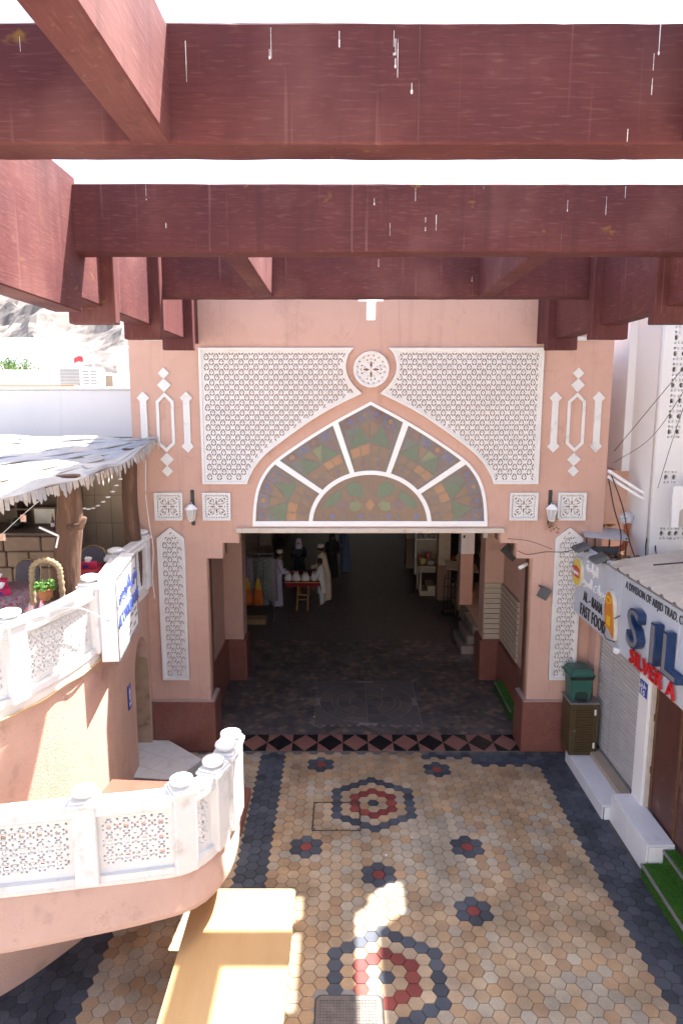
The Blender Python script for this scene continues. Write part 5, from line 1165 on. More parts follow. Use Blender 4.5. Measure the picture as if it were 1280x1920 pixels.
# white building with breeze blocks on the right
wb = thing('white_building', (6, 12, 0), 'tall white building with breeze-block screens at the right edge', 'building')
box('bay_wall', 4.93, 5.86, 12.0, 14.6, 5.06, 9.5, WALLW, wb, .01)
box('lower_wall', 4.60, 6.2, 12.3, 14.5, 0, 5.05, PINK, wb, 0)
box('return_wall', 5.86, 9.0, 12.45, 14.6, 3.4, 9.5, WALLW, wb, 0)
XW, YW = 5.30, 10.95
def breeze(nm, x0, z0, nx, nz, y, c=.235):
    hs = []
    for i in range(nx):
        for j in range(nz):
            cx, cz = x0+(i+.5)*c, z0+(j+.5)*c
            for sx in (-1, 1):
                for P in ([(.018, .05), (.018, .10), (.045, .10), (.045, .06)], [(.065, .065), (.10, .065), (.10, .10), (.065, .10)], [(.022, .0), (.04, .035), (.085, .045), (.102, .02), (.102, -.02), (.085, -.045), (.04, -.035)], [(.018, -.05), (.045, -.06), (.045, -.10), (.018, -.10)], [(.065, -.065), (.065, -.10), (.10, -.10), (.10, -.065)]):
                    hs.append([(cx+sx*p, cz+q) for p, q in P])
    return hs
zz = 4.10; O = [(5.06, 3.4), (6.3, 3.4), (6.3, 9.4), (5.06, 9.4)]
H_ = []
for z0 in (4.02, 4.95, 5.68, 5.925, 6.17, 6.415, 6.66, 6.905, 7.15, 7.395): H_ += breeze('b', 5.20, z0, 1 if z0 > 4.5 else 4, 1, 0)
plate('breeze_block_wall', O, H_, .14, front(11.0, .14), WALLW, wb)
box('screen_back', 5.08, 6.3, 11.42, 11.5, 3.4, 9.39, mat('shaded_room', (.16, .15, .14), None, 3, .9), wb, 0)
box('screen_side', 5.06, 5.12, 11.141, 12.0, 3.4, 9.4, WALLW, wb, 0)
box('pier', 5.60, 6.3, 10.445, 10.98, 4.35, 9.38, WALLW, wb, .01)
box('pier', 5.62, 9.0, 4.0, 10.44, 3.4, 9.38, WALLW, wb, .01)
box('upper_storey', 5.30, 9.0, 4.0, 11.7, 9.405, 10.72, WALLW, wb, .02)
ac = thing('white_shade_box', (5.4, 10.6, 4.4), 'white box hood with a shallow arched opening on the white building', 'hood')
O = [(5.08, 4.36), (5.9, 4.36), (5.9, 5.0), (5.08, 5.0)]
plate('front', O, [[(5.19, 4.365), (5.8, 4.365), (5.8, 4.55)]+[(5.495+.305*math.cos(R(a)), 4.60+.1*math.sin(R(a))) for a in range(0, 181, 20)]+[(5.19, 4.55)]], .06, front(10.36, .06), WALLW, ac)
box('back_panel', 5.1, 5.88, 10.425, 10.445, 4.37, 4.99, mat('shade_cream', (.55, .50, .44), None, 4, .8), ac, 0)
# ================================================================= covered passage behind the gate
ps = thing('covered_passage', (1, 25, 0), 'dark covered market passage behind the gate', 'building')
DW = mat('passage_wall', (.44, .34, .27), (.37, .28, .22), 3, .9, .2, 40); CREAM = mat('cream_column', (.42, .36, .28), (.36, .30, .23), 4, .8, .1, 40, dirt=(.25, .19, .14), dscale=4, dlo=.55, dhi=.8)
box('left_wall', -3.6, -3.1, 15.36, 58, 0, 4.6, DW, ps, 0); box('right_wall', 5.6, 6.1, 15.36, 58, 0, 4.6, DW, ps, 0)
box('ceiling', -3.6, 6.1, 15.30, 58, 4.6, 4.8, DW, ps, 0)
box('end_lintel', -3.09, 5.59, 57, 57.5, 2.6, 4.59, DW, ps, 0)
for x, y in ((3.05, 21.0), (2.45, 25.2), (3.05, 31), (-2.9, 24), (-2.9, 31)):
    c_ = box('column', x, x+.38, y, y+.42, 0, 4.58, CREAM, ps, .01); box('column_base', x-.02, x+.40, y-.02, y+.44, 0, 1.15, mat('brown_tile', (.20, .115, .075), (.17, .1, .065), 5, .5), c_, .006)
for y in (16.1, 17.9): box('wall_pier', -3.1, -2.75, y, y+.4, 0, 4.58, PINK, ps, .006)
# raised platform on the right with steps
box('raised_platform', 3.48, 5.58, 16.2, 20.9, 0, .62, DW, ps, .01)
for k in range(3): box('stone_step', 3.0+.16*k, 3.475+.0*k, 16.35+.12*k, 17.6+.12*k, .21*k, .21*(k+1)-.004, mat('worn_stone', (.26, .22, .19), (.2, .17, .15), 5, .8, .2, 30), ps, .008)
for k in range(2): box('cream_step', 2.56+.24*k, 3.04, 21.5, 22.3, .17*k, .17*(k+1)-.003, CREAM, ps, .008)
# slatted cladding beside the right inner pilaster
cl = thing('slatted_cladding', (3.5, 14.7, 1), 'beige horizontal slat cladding on the right inner pilaster', 'cladding')
SLB = mat('beige_slat', (.48, .40, .32), (.43, .36, .28), 4, .6, .05, 30)
for k in range(11):
    z = .985+k*.118; box('slat', AX+2.72, AX+3.06, 14.755, 14.795, z, z+.106, SLB, cl, .004); box('slat', AX+3.065, AX+3.115, 13.3, 14.75, z, z+.106, SLB, cl, .004)
jb = thing('switch_box', (2.95, 14.7, 3.4), 'small white junction box high on the right inner pilaster', 'box')
b_ = box('housing', 3.12, 3.22, 14.74, 14.795, 3.3, 3.5, SGW, jb, .005); box('lid', 3.13, 3.21, 14.732, 14.741, 3.31, 3.49, SGW, b_, .003)
# hand truck and carton
ht = thing('hand_truck', (3.2, 19.3, 0), 'black two-wheeled hand truck standing by the cream column', 'hand truck')
IRN = mat('dark_iron', (.03, .03, .032), (.06, .045, .035), 10, .5, metal=.3)
for x in (2.98, 3.30): tube('upright', catmull([(x, 19.3, .12), (x, 19.25, .8), (x, 19.15, 1.25), (x, 19.05, 1.32)], 4), .018, IRN, ht, 8)
for z in (.25, .6, .95, 1.2): tube('crossbar', [(2.98, 19.27-.1*z*.5, z), (3.30, 19.27-.1*z*.5, z)], .014, IRN, ht, 8)
box('toe_plate', 2.96, 3.32, 19.32, 19.6, .03, .045, IRN, ht, .003)
for x in (2.9, 3.38):
    o = lathe('wheel', [(.03, -.03), (.10, -.028), (.115, -.012), (.115, .012), (.10, .028), (.03, .03)], BLACKP, ht, 20); o.matrix_local = Matrix.Translation(Vector((x, 19.24, .118))-WP[ht]) @ Matrix.Rotation(R(90), 4, 'Y')
    r_ = lathe('rim', [(.01, -.034), (.06, -.034), (.06, .034), (.01, .034)], mat('wheel_red', (.35, .06, .02), None, 5, .4), o, 14)
ctn = thing('cardboard_carton', (3.5, 19.6, 0), 'brown cardboard carton leaning beside the hand truck', 'carton')
CARD = mat('cardboard', (.30, .18, .09), (.26, .15, .075), 5, .85)
o = box('carton_body', 3.4, 3.9, 19.3, 19.75, 0, .78, CARD, ctn, .006); box('tape', 3.62, 3.68, 19.296, 19.754, .3, .785, mat('tape_tan', (.4, .28, .16), None, 5, .3), o, 0)
ad = thing('tilted_sign_board', (3.6, 20.4, .9), 'pale tilted display board on the edge of the raised platform', 'board')
mesh('board', [(3.15, 19.9, 1.32), (4.1, 19.8, 1.22), (4.1, 20.3, 1.36), (3.15, 20.4, 1.46), (3.15, 19.9, 1.30), (4.1, 19.8, 1.20), (4.1, 20.3, 1.34), (3.15, 20.4, 1.44)], [(0, 1, 2, 3), (7, 6, 5, 4), (0, 4, 5, 1), (1, 5, 6, 2), (2, 6, 7, 3), (3, 7, 4, 0)], CREAM, ad)
for x, y in ((3.2, 19.95), (4.05, 20.2)): tube('leg', [(x, y, .62 if x > 3.48 else 0), (x, y, 1.3)], .015, IRN, ad, 6)
# goods on the right: table, jars, packets, meter cabinet
gt = thing('goods_table', (3.2, 21.3, 0), 'shop table heaped with packets beside the cream column', 'table')
box('table_top', 2.5, 4.3, 21.45, 22.5, .95, 1.0, CREAM, gt, .006)
for x, y in ((2.56, 21.55), (4.24, 21.55), (2.56, 22.4), (4.24, 22.4)): box('leg', x-.03, x+.03, y-.03, y+.03, 0, .95, CREAM, gt, .003)
PKT = [mat('packet_a', (.5, .48, .42), None, 8, .4), mat('packet_b', (.16, .2, .12), None, 8, .4), mat('packet_c', (.4, .36, .1), None, 8, .4), mat('packet_d', (.4, .08, .06), None, 8, .4), mat('packet_e', (.32, .30, .28), None, 8, .4)]
rk = random.Random(21)
for k in range(16):
    x = rk.uniform(2.6, 4.2); y = rk.uniform(21.5, 22.3); z = 1.001+rk.choice((0, 0, .1)); w_ = rk.uniform(.08, .14); h_ = rk.uniform(.07, .14)
    bm = bmesh.new(); t = bmesh.ops.create_icosphere(bm, subdivisions=2, radius=1)
    for v in t['verts']: q = v.co*(1+.25*mnoise.noise(v.co*3+Vector((k, 0, 0)))); v.co = Vector((x+q.x*w_, y+q.y*w_*.7, z+h_*.9+q.z*h_))
    pi = rk.randrange(5); tag(from_bm('packet', bm, PKT[pi], None, True), 'plump %s packet in the heap on the shop table by the column' % ('pale', 'dark green', 'mustard', 'red', 'grey')[pi], 'packet', '%s packets heaped on the goods table' % ('pale', 'dark green', 'mustard', 'red', 'grey')[pi])
js = thing('jar_shelf', (2.9, 22.9, 0), 'white wall shelf with rows of jars behind the goods table', 'shelf')
box('back', 2.5, 3.4, 23.0, 23.05, .4, 3.0, CREAM, js, 0)
for z in (1.62, 1.98, 2.34): box('board', 2.5, 3.4, 22.7, 23.0, z, z+.035, SGW, js, .003)
for x in (2.5, 3.36): box('upright', x, x+.04, 22.69, 22.99, .4, 2.6, SGW, js, .003)
for z in (1.656, 2.016):
    for k in range(7):
        x = 2.62+k*.115; o = thing('jar', (x, 22.8, z), 'jar with %s lid, %s in the %s row of the white wall shelf' % (('yellow', 'red', 'green')[k % 3], ('first', 'second', 'third', 'fourth', 'fifth', 'sixth', 'seventh')[k], 'upper' if z > 1.8 else 'lower'), 'jar', 'jars on the white wall shelf')
        b = lathe('glass', [(.035, 0), (.04, .01), (.04, .12), (.03, .14)], PKT[k % 5] if z > 1.8 else PKT[4], o, 10, (x, 22.8, z)); lathe('lid', [(.034, .14), (.034, .17)], [MATS['cap_yellow'], REDS_, GRB][k % 3], b, 10, (x, 22.8, z))
mcb = thing('meter_cabinet', (3.45, 18.2, 2.1), 'white meter cabinet on the wall above the raised platform', 'cabinet')
o = box('case', 3.25, 3.62, 18.2, 18.5, 2.15, 3.4, SGW, mcb, .008); box('door_leaf', 3.275, 3.43, 18.188, 18.201, 2.2, 3.35, SGW, o, .004); box('door_leaf', 3.44, 3.60, 18.188, 18.201, 2.2, 3.35, SGW, o, .004); box('vent', 3.30, 3.36, 18.182, 18.189, 2.6, 2.68, BLACKP, o, 0)
box('pillar', 3.30, 3.66, 18.505, 18.9, .62, 4.55, PINK, mcb, .006)
# left: rack of dresses
rc = thing('garment_rack', (-2.35, 19, 0), 'metal rail rack of patterned dresses at the left of the passage', 'clothes rack')
for x in (-2.85, -1.95): tube('upright', [(x, 19.1, 0), (x, 19.1, 1.98)], .018, METALG, rc, 8); tube('foot', [(x, 18.8, .02), (x, 19.4, .02)], .016, METALG, rc, 8)
tube('rail', [(-2.88, 19.1, 1.95), (-1.92, 19.1, 1.95)], .014, METALG, rc, 8)
for k in range(7):
    tube('grid_wire', [(-2.9+.1*k, 19.7, 1.6), (-2.9+.1*k, 19.7, 2.9)], .006, METALG, rc, 5); tube('grid_wire', [(-2.95, 19.7, 1.7+.17*k), (-2.25, 19.7, 1.7+.17*k)], .006, METALG, rc, 5)
CLO = [mat('dress_a', (.05, .09, .08), (.25, .25, .24), 28, .8), mat('dress_b', (.08, .05, .12), (.35, .28, .33), 24, .8), mat('dress_c', (.03, .03, .035), (.2, .22, .2), 30, .8), mat('dress_d', (.12, .10, .12), (.28, .26, .28), 40, .8), mat('dress_e', (.30, .10, .09), (.4, .2, .16), 14, .8)]
def garment(nm, x, y, zt, zb, wd, m, lab, ph):
    o = thing(nm, (x, y, zt), lab, 'garment', 'dresses on the rack')
    lathe('cloth', [(wd*1.15, zb), (wd*1.0, zb+(zt-zb)*.4), (wd*.75, zb+(zt-zb)*.75), (wd*.95, zt-.1), (wd*.3, zt)], m, o, 26, (x, y, 0), 1, .45, wob=lambda u, z: 1+.14*math.sin(u*50+ph)*max(0, min(1, (zt-z)*1.2)))
    tube('hanger', catmull([(x-wd*.7, y, zt-.06), (x, y, zt+.01), (x+wd*.7, y, zt-.06)], 3), .008, BLACKP, o, 6); tube('hook', [(x, y, zt), (x, y, zt+.06), (x+.02, y, zt+.085)], .005, METALG, o, 5)
for k in range(7): garment('dress', -2.78+.125*k, 19.08-.03*(k % 2), 1.87, .45+.12*((k*3) % 4)*.5, .16, CLO[(0, 1, 0, 2, 3, 0, 3)[k]], 'patterned dress number %s from the left on the rail rack' % ('one', 'two', 'three', 'four', 'five', 'six', 'seven')[k], k)
def tee(x, lab, c_top):
    y = 18.72; o = thing('hanging_tunic', (x, y, 1.3), lab, 'garment'); A, B = mat('tunic_orange', (.55, .13, .02), None, 6, .8), mat('tunic_yellow', (.6, .36, .03), None, 6, .8)
    lathe('skirt', [(.15, .55), (.14, .8), (.10, 1.0)], A, o, 18, (x, y, 0), 1, .4); lathe('bodice', [(.101, 1.0), (.07, 1.18), (.03, 1.33)], B, o, 18, (x, y, 0), 1, .4); tube('hook', [(x, y, 1.33), (x, y+.2, 1.5), (x, y+.36, 1.95)], .006, METALG, o, 5)
tee(-2.66, 'orange and yellow tunic hanging in front of the dresses, left one', 0); tee(-2.36, 'orange and yellow tunic hanging in front of the dresses, right one', 0)
bn = thing('wooden_crate', (-2.4, 18.9, 0), 'low wooden crate under the rack of dresses', 'crate')
for a in (18.62, 18.95): box('side_board', -2.75, -2.15, a, a+.02, .0, .16, mat('crate_wood', (.32, .2, .1), None, 6, .8), bn, .003)
for a in (-2.75, -2.17): box('end_board', a, a+.02, 18.641, 18.949, 0, .16, MATS['crate_wood'], bn, .003)
box('bottom', -2.73, -2.17, 18.641, 18.949, .01, .03, MATS['crate_wood'], bn, 0)
# trestle table with red cloth and white bags
tt = thing('trestle_table', (-1.2, 20.3, 0), 'wooden trestle table with red cloth in the passage', 'table')
TWD = mat('trestle_wood', (.36, .19, .07), (.3, .16, .06), 6, .6)
box('table_top', -1.72, -.68, 20.15, 21.6, .80, .83, TWD, tt, .004)
for x in (-1.32, -1.0):
    tube('leg', [(x-.03, 19.95, 0), (x, 20.3, .8)], .028, TWD, tt, 6); tube('leg', [(x-.03, 21.6, 0), (x, 21.3, .8)], .028, TWD, tt, 6)
for z in (.3, .45): tube('rung', [(-1.34, 20.1, z), (-.99, 20.1, z)], .02, TWD, tt, 6)
rcl = thing('red_cloth', (-1.2, 20.7, .83), 'dark red cloth spread over the trestle table', 'cloth')
bm = bmesh.new(); P = [[None]*15 for _ in range(25)]
for i in range(25):
    for j in range(15):
        x = -1.78+1.16*i/24; y = 20.1+1.55*j/14; z = .838
        if y < 20.14: z = .70+.03*math.sin(i*.9)
        if x > -.66: z = .55+.06*math.sin(j*.8)
        if x < -1.74: z = .66
        P[i][j] = bm.verts.new((x, y, z))
for i in range(24):
    for j in range(14): bm.faces.new((P[i][j], P[i+1][j], P[i+1][j+1], P[i][j+1]))
from_bm('cloth', bm, mat('dark_red_cloth', (.25, .012, .02), (.2, .01, .016), 5, .8), rcl, True)
BAGW = mat('carrier_bag', (.66, .64, .66), (.56, .54, .57), 7, .45)
for k, (x, s) in enumerate(((-1.62, .95), (-1.38, 1.05), (-1.10, 1.12), (-.84, .85))):
    o = thing('carrier_bag', (x, 20.3, .84), 'white carrier bag, %s from the left on the trestle table' % ('first', 'second', 'third', 'fourth')[k], 'bag', 'white bags on the trestle table')
    lathe('bag', [(.10*s, 0), (.125*s, .05), (.12*s, .12), (.08*s, .19), (.05*s, .22)], BAGW, o, 18, (x, 20.3, .842), 1, .75, wob=lambda u, z, k=k: 1+.10*math.sin(u*31+k*2+z*20))
    for d in (-.035, .035): tube('handle', catmull([(x+d-.02, 20.3, 1.05), (x+d, 20.3, 1.12+.02*k % .04), (x+d+.02, 20.3, 1.05)], 4), .009, BAGW, o, 6)
for k in range(12): 
    x, y = rk.uniform(-1.6, -.8), rk.uniform(20.6, 21.5); o = lathe('trinket', [(.03, 0), (.045, .03), (.03, .06), (.012, .085)], [REDS_, PKT[4], MATS['terracotta'], SHW][k % 4], None, 10, (x, y, .842)); tag(o, 'small %s trinket laid out at the back of the red cloth' % ('red', 'grey', 'terracotta', 'dark brown')[k % 4], 'trinket', '%s trinkets on the red cloth' % ('red', 'grey', 'terracotta', 'dark brown')[k % 4])
# --- people
SKIN = mat('skin', (.23, .115, .07), (.2, .10, .06), 8, .55); HAIR = mat('hair_black', (.012, .010, .010), None, 20, .6); CAPM = mat('embroidered_cap', (.62, .58, .56), (.4, .3, .3), 60, .8)
def person(x, y, rz, H, robe, lab, cap=True, sleeve=None, trousers=False, lean=.06, scarf=None):
    """standing figure, facing local +y, forearms reaching forward; one skinned body, robe, cap and hair as children"""
    o = thing('person', (x, y, 0), lab, 'person', rz=rz); k = H/1.72
    V, E, Rr = [], [], []
    def add(p, r, par=None):
        V.append(Vector(p)*k); Rr.append(r*k)
        if par is not None: E.append((par, len(V)-1))
        return len(V)-1
    pel = add((0, 0, .92), .13); sp = add((0, lean*.4, 1.12), .125, pel); chx = add((0, lean, 1.32), .14, sp); nk = add((0, lean+.02, 1.47), .055, chx); hd = add((0, lean+.045, 1.56), .078, nk); hd2 = add((0, lean+.04, 1.66), .082, hd)
    ns = add((0, lean+.135, 1.565), .014, hd)
    for s in (-1, 1):
        sh_ = add((s*.17, lean, 1.38), .058, chx); el = add((s*.23, lean+.05, 1.11), .042, sh_); wr_ = add((s*.15, lean+.27, 1.06), .028, el); pm = add((s*.135, lean+.34, 1.055), .03, wr_)
        for q, (dx, ln) in enumerate(((-.028, .06), (-.01, .075), (.01, .07), (.027, .055))):
            f1 = add((s*.135+dx, lean+.34+ln*.6, 1.05), .009, pm); add((s*.135+dx, lean+.34+ln, 1.03), .008, f1)
        t1 = add((s*.135-s*.04, lean+.345, 1.045), .010, pm); add((s*.135-s*.055, lean+.375, 1.035), .008, t1)
        hp = add((s*.09, 0, .86), .085, pel); kn = add((s*.095, .02, .48), .055, hp); an = add((s*.095, -.01, .09), .036, kn); ft = add((s*.10, .10, .04), .034, an); add((s*.10, .16, .03), .026, ft)
    me = bpy.data.meshes.new('body'); me.from_pydata(V, E, []); ob = bpy.data.objects.new('tmp', me); COL.objects.link(ob)
    md_ = ob.modifiers.new('s', 'SKIN'); ob.modifiers.new('d', 'SUBSURF').levels = 1
    for i, sv in enumerate(me.skin_vertices[0].data): sv.radius = (Rr[i], Rr[i]); sv.use_root = i == 0
    bme = bpy.data.meshes.new_from_object(ob.evaluated_get(bpy.context.evaluated_depsgraph_get())); bpy.data.objects.remove(ob)
    bme.polygons.foreach_set('use_smooth', [True]*len(bme.polygons)); bd = link('body', bme, SKIN, o, local=True)
    for s in (-1, 1): lathe('eye', [(.003, -.009), (.009, -.004), (.009, .004), (.003, .009)], HAIR, bd, 8, (s*.03*k, (lean+.112)*k, 1.59*k), local=True); lathe('ear', [(.004, -.03), (.012, -.015), (.012, .015), (.005, .03)], SKIN, bd, 8, (s*.082*k, (lean+.03)*k, 1.58*k), local=True)
    # robe with folds
    hem = .07 if not trousers else .50
    prof = [(.235, hem), (.225, .45 if not trousers else .6), (.20, .85), (.185, 1.10), (.20, 1.30), (.17, 1.42), (.085, 1.475), (.065, 1.50)]
    bm = bmesh.new(); n = 40; rings = []
    for (r, z) in prof:
        cy = lean*max(0, min(1, (z-.9)/.45)); fo = .10*max(0, min(1, (1.2-z)/.9))
        rings.append([bm.verts.new((k*r*(1+fo*math.sin(a*9+z*2))*math.cos(a), k*(cy+.72*r*(1+fo*math.sin(a*7+1))*math.sin(a)), k*z)) for a in [2*math.pi*q/n for q in range(n)]])
    for i in range(len(rings)-1):
        for q in range(n): bm.faces.new((rings[i][q], rings[i][(q+1) % n], rings[i+1][(q+1) % n], rings[i+1][q]))
    for s in (-1, 1): bm_tube(bm, [Vector(p)*k for p in ((s*.12, lean, 1.40), (s*.185, lean, 1.34), (s*.235, lean+.04, 1.12), (s*.16, lean+.245, 1.065))], [.075*k, .085*k, .075*k, .06*k], 14, False)
    from_bm('robe', bm, robe, o, True, local=True)
    if trousers:
        for s in (-1, 1): tube('trouser_leg', [(s*.095*k, 0, .75*k), (s*.10*k, .01*k, .4*k), (s*.097*k, -.005*k, .08*k)], [.12*k, .10*k, .065*k], robe, o, 14, local=True)
    if scarf:
        lathe('head_scarf', [(.15, 1.38), (.125, 1.50), (.108, 1.60), (.10, 1.70), (.05, 1.75)], scarf, o, 20, (0, (lean+.01)*k, 0), k, k*.95, local=True).scale = (1, 1, k)
    else:
        lathe('hair', [(.075, 1.545), (.098, 1.60), (.097, 1.67), (.07, 1.73), (.02, 1.752)], HAIR, o, 18, (0, (lean+.018)*k, 0), k, k, local=True).scale = (1, 1, k)
        if cap: lathe('cap', [(.104, 1.655), (.106, 1.67), (.100, 1.745), (.09, 1.757), (.02, 1.760)], CAPM, o, 22, (0, (lean+.03)*k, 0), k, k, local=True).scale = (1, 1, k)
    for s in (-1, 1): box('sandal', (s*.10-.045)*k, (s*.10+.045)*k, -.06*k, .19*k, .002, .022, SHW, o, .005, local=True)
    return o
LAV = mat('robe_lavender', (.50, .44, .60), (.45, .39, .54), 5, .85); CRM = mat('robe_cream', (.58, .50, .40), (.52, .45, .36), 5, .85); WHR = mat('robe_white', (.60, .60, .60), (.54, .54, .55), 5, .85); BLR = mat('robe_blue', (.10, .14, .24), None, 5, .85); BKR = mat('robe_black', (.02, .02, .024), None, 5, .85); CHK = mat('shirt_dark_check', (.03, .05, .06), (.015, .02, .03), 30, .85)
person(-1.98, 20.35, R(-75), 1.76, LAV, 'man in long lavender robe and white cap at the trestle table')
person(-.50, 20.95, R(70), 1.80, CRM, 'man in long cream robe and white cap leaning over the trestle table', lean=.12)
person(-.60, 20.45, R(72), 1.48, WHR, 'boy in white tunic and trousers at the corner of the trestle table', cap=False, trousers=True)
person(-1.45, 22.9, R(175), 1.62, CHK, 'person in dark clothes and lavender head scarf behind the trestle table', scarf=LAV)
person(.15, 24.6, R(120), 1.75, BLR, 'person in long dark blue robe standing deeper in the passage')
person(-.35, 23.6, R(200), 1.66, BKR, 'person in long black robe standing behind the man in cream', scarf=BKR)
# ================================================================= beyond the gate and behind the viewer
mt = bmesh.new(); NX, NYm = 260, 90; grid = []
for j in range(NYm):
    row = []
    for i in range(NX):
        x = -420+840*i/(NX-1); y = 230+330*j/(NYm-1); f = j/(NYm-1)
        q = Vector((x*.008, y*.008, 1.3)); r_ = 0; a = 1; fr = 1
        for o_ in range(8): r_ += a*(1-abs(mnoise.noise(q*fr))*2); a *= .56; fr *= 2.1
        env = math.sin(min(1, f*1.35)*math.pi/2); hgt = -4+env*(62+26*(r_-.6)+14*math.sin(x*.013+1.5))
        fx_ = max(0, min(1, (x+75)/75)); hgt = -4+(hgt+4)*(1-.88*fx_*fx_*(3-2*fx_))
        row.append(mt.verts.new((x+6*mnoise.noise(q*9), y+8*mnoise.noise(q*7), hgt)))
    grid.append(row)
for j in range(NYm-1):
    for i in range(NX-1): mt.faces.new((grid[j][i], grid[j][i+1], grid[j+1][i+1], grid[j+1][i]))
tag(from_bm('rocky_hills', mt, mat('hazed_rock', (.19, .165, .15), (.14, .122, .115), .06, .95, .8, .5, fine=(.095, .085, .083), fscale=.3, dirt=(.20, .175, .15), dscale=.03)), kind='structure')  # rock colours paled to stand for distant haze
bw = thing('white_rooftops', (-14, 32, 0), 'low white building with rooftop walls below the rocky hill', 'building')
box('main_block', -24, -8.6, 30.5, 40, 0, 6.75, WALLW, bw, .03); box('roof_room', -17.5, -11.5, 31, 36, 6.75, 7.62, WALLW, bw, .03); box('roof_room', -11.45, -9.95, 31.2, 34, 6.75, 7.45, WALLW, bw, .03); box('parapet', -24, -8.6, 30.3, 30.49, 6.4, 6.95, WALLW, bw, .02)
box('door', -10.25, -9.95, 30.25, 30.29, 6.5, 7.35, mat('tan_door', (.3, .24, .18), None, 4, .7), bw, 0)
wt = thing('rooftop_water_tank', (-9.55, 31, 6.9), 'ribbed white water tank on the roof beside the gate', 'water tank')
lathe('tank', [(.40, 0)]+[(.42 if k % 2 else .395, .12*k+.05) for k in range(15)]+[(.38, 1.80), (.1, 1.9)], WALLW, wt, 28, (-9.52, 30.9, 6.76)); lathe('stand', [(.42, -.3), (.42, 0)], METALG, wt, 20, (-9.52, 30.9, 6.76)); tube('pipe', [(-9.1, 30.6, 5.5), (-9.12, 30.6, 8.8)], .03, SGW, wt, 8)
acu = thing('rooftop_air_conditioner', (-11.2, 29.9, 6.8), 'grey-grilled air conditioning unit on the white roof', 'air conditioner')
box('case', -12.0, -10.3, 29.6, 30.25, 6.62, 7.66, SGW, acu, .02)
for k in range(16): box('grille_slat', -11.96, -11.12, 29.575, 29.595, 6.68+k*.06, 6.715+k*.06, mat('grille_grey', (.30, .30, .31), None, 4, .5), acu, 0)
for i in range(2):
    for j in range(7): box('vent', -10.98+i*.32, -10.73+i*.32, 29.58, 29.598, 6.72+j*.125, 6.77+j*.125, MATS['grille_grey'], acu, 0)
dsh = thing('satellite_dish', (-9.9, 32, 7.6), 'white satellite dish on the roof beside the water tank', 'satellite dish')
lathe('dish', [(.45, .16), (.35, .08), (.2, .02), (.03, 0)], WALLW, dsh, 24).matrix_local = Matrix.Translation((-.2, 0, .55)) @ Matrix.Rotation(R(60), 4, 'X'); tube('mast', [(-10.1, 32.1, 6.7), (-10.1, 32.0, 8.1)], .03, METALG, dsh, 8)
fg = thing('red_flag', (-12.4, 33, 7.6), 'small red flag on a pole above the white rooftops', 'flag'); tube('pole', [(-12.0, 32.5, 7.5), (-12.0, 32.5, 8.35)], .02, METALG, fg, 6)
mesh('cloth', [(-12.02, 32.5, 8.3), (-12.2, 32.45, 8.32), (-12.45, 32.55, 8.22), (-12.45, 32.55, 8.0), (-12.2, 32.45, 8.08), (-12.02, 32.5, 8.05)], [(0, 1, 4, 5), (1, 2, 3, 4)], mat('flag_red', (.55, .03, .04), None, 5, .8), fg)
ms = thing('rooftop_mast', (-11.4, 32, 7.4), 'thin white mast above the air conditioner', 'mast'); tube('mast', [(-11.35, 32, 7.4), (-11.35, 32, 8.9)], .035, SGW, ms, 8); tube('arm', [(-11.6, 32, 8.6), (-11.1, 32, 8.6)], .015, SGW, ms, 6)
bw2 = thing('white_hill_houses', (-24, 55, 0), 'white flat-roofed house at the foot of the rocky hill', 'building'); box('block', -34, -21, 54, 62, 0, 9.0, WALLW, bw2, .05); box('block', -30, -23.5, 56, 61, 9.0, 11.2, WALLW, bw2, .05)
for k in range(4): box('window', -33+k*2.6, -32+k*2.6, 53.95, 53.99, 6.6, 7.9, DARK, bw2, 0)
tr_ = thing('green_tree', (-19.5, 42, 0), 'small bright green tree showing above the white rooftops', 'tree')
tube('trunk', catmull([(-19.5, 42, 0), (-19.4, 42, 3), (-19.6, 42.1, 6), (-19.5, 42, 8)], 5), [.28-.009*k for k in range(16)], BARK, tr_, 10)
for dx, dy in ((-1.0, .2), (.9, -.2), (.2, .8)): tube('limb', [(-19.5, 42, 6), (-19.5+dx*.6, 42+dy*.6, 7.2), (-19.5+dx, 42+dy, 8.2)], [.12, .08, .04], BARK, tr_, 7)
bm = bmesh.new(); rn = random.Random(17); cl_ = [Vector((rn.gauss(-19.7, .65), rn.gauss(42, .6), rn.gauss(7.75, .4))) for _ in range(18)]
for c_ in cl_:
    for k in range(110):
        v = Vector((rn.gauss(0, 1), rn.gauss(0, 1), rn.gauss(0, 1))).normalized()*rn.uniform(.1, .5); leaf_quad(bm, c_+v, rn.uniform(.08, .16), rn)
tag(from_bm('crown', bm, mat('tree_leaf', (.10, .17, .035), (.06, .11, .025), 2, .7), tr_), kind='stuff')
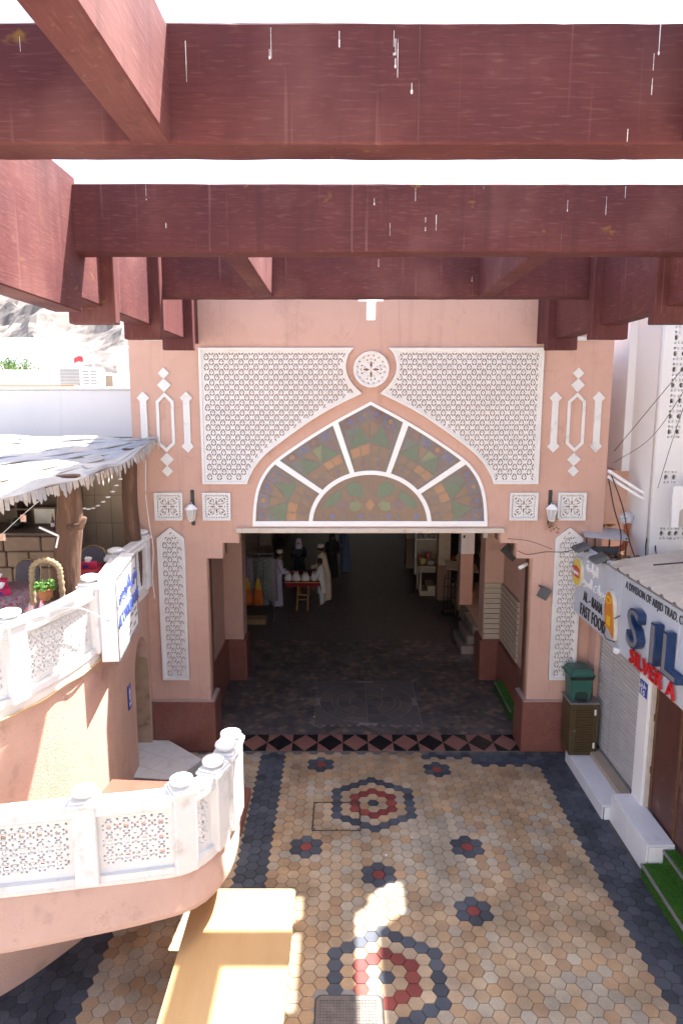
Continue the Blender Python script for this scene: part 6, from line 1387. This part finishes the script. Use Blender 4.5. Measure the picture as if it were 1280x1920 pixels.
# unseen building added behind the viewer; sunlit white bounces light, glass reflects it
BOUNCE_WHITE = mat('bounce_white', (.72, .69, .64), (.66, .63, .58), 2, .9, .15, 50)  # bright white for the two added bounce buildings
vb = thing('added_bounce_block', (0, -15, 0), 'unseen limewashed building with arched windows, added across the plaza for bounced light', 'building')
box('wall', -9, 6.5, -15.6, -15.2, 0, 8.4, BOUNCE_WHITE, vb, .02)
for k in range(5):
    x = -5.2+k*2.6
    w_ = plate('window_frame', [(x-.5, 5.4), (x+.5, 5.4), (x+.5, 7), (x, 7.5), (x-.5, 7)], [[(x-.42, 5.48), (x+.42, 5.48), (x+.42, 6.95), (x, 7.38), (x-.42, 6.95)]], .1, lambda u, v, ww: (u, -15.16+ww, v), WHITE, vb)
    plate('pane', [(x-.43, 5.47), (x+.43, 5.47), (x+.43, 6.95), (x, 7.4), (x-.43, 6.95)], [], .02, lambda u, v, ww: (u, -15.17+ww, v), GB, w_)
lb = thing('added_bounce_house', (-12, 0, 0), 'plain white house out of view left of the cafe terrace, added for bounced light', 'building')  # out-of-view house added so its sunlit side bounces light to the right
box('wall', -15, -11.2, -7, 11, 0, 6.2, BOUNCE_WHITE, lb, .02); box('parapet', -15.05, -11.15, -7.05, 11.05, 6.201, 6.5, BOUNCE_WHITE, lb, .02)

for k, (x, y, r) in enumerate(((1.02, 9.05, .016), (.62, 8.66, .02), (2.5, 9.0, .012), (-.55, 12.9, .02), (.9, 14.2, .016))):
    bm = bmesh.new(); n = 6; vs = [bm.verts.new((x+r*(1+.4*math.sin(q*2.3+k))*math.cos(q*1.047), y+r*math.sin(q*1.047), .006+.008*math.sin(q*1.9))) for q in range(n)]; bm.faces.new(vs); e = bmesh.ops.extrude_face_region(bm, geom=list(bm.faces))
    for v in e['geom']:
        if isinstance(v, bmesh.types.BMVert): v.co.z += .003
    tag(from_bm('paper_scrap', bm, SGW), ('tiny white paper scrap on the pavers right of the far rosette', 'tiny white scrap on the pavers between the rosettes', 'tiny white scrap on the tan pavers by the middle flower', 'tiny white scrap on the dark floor by the left inner plinth', 'tiny white scrap on the dark floor beyond the round emblem')[k], 'litter')
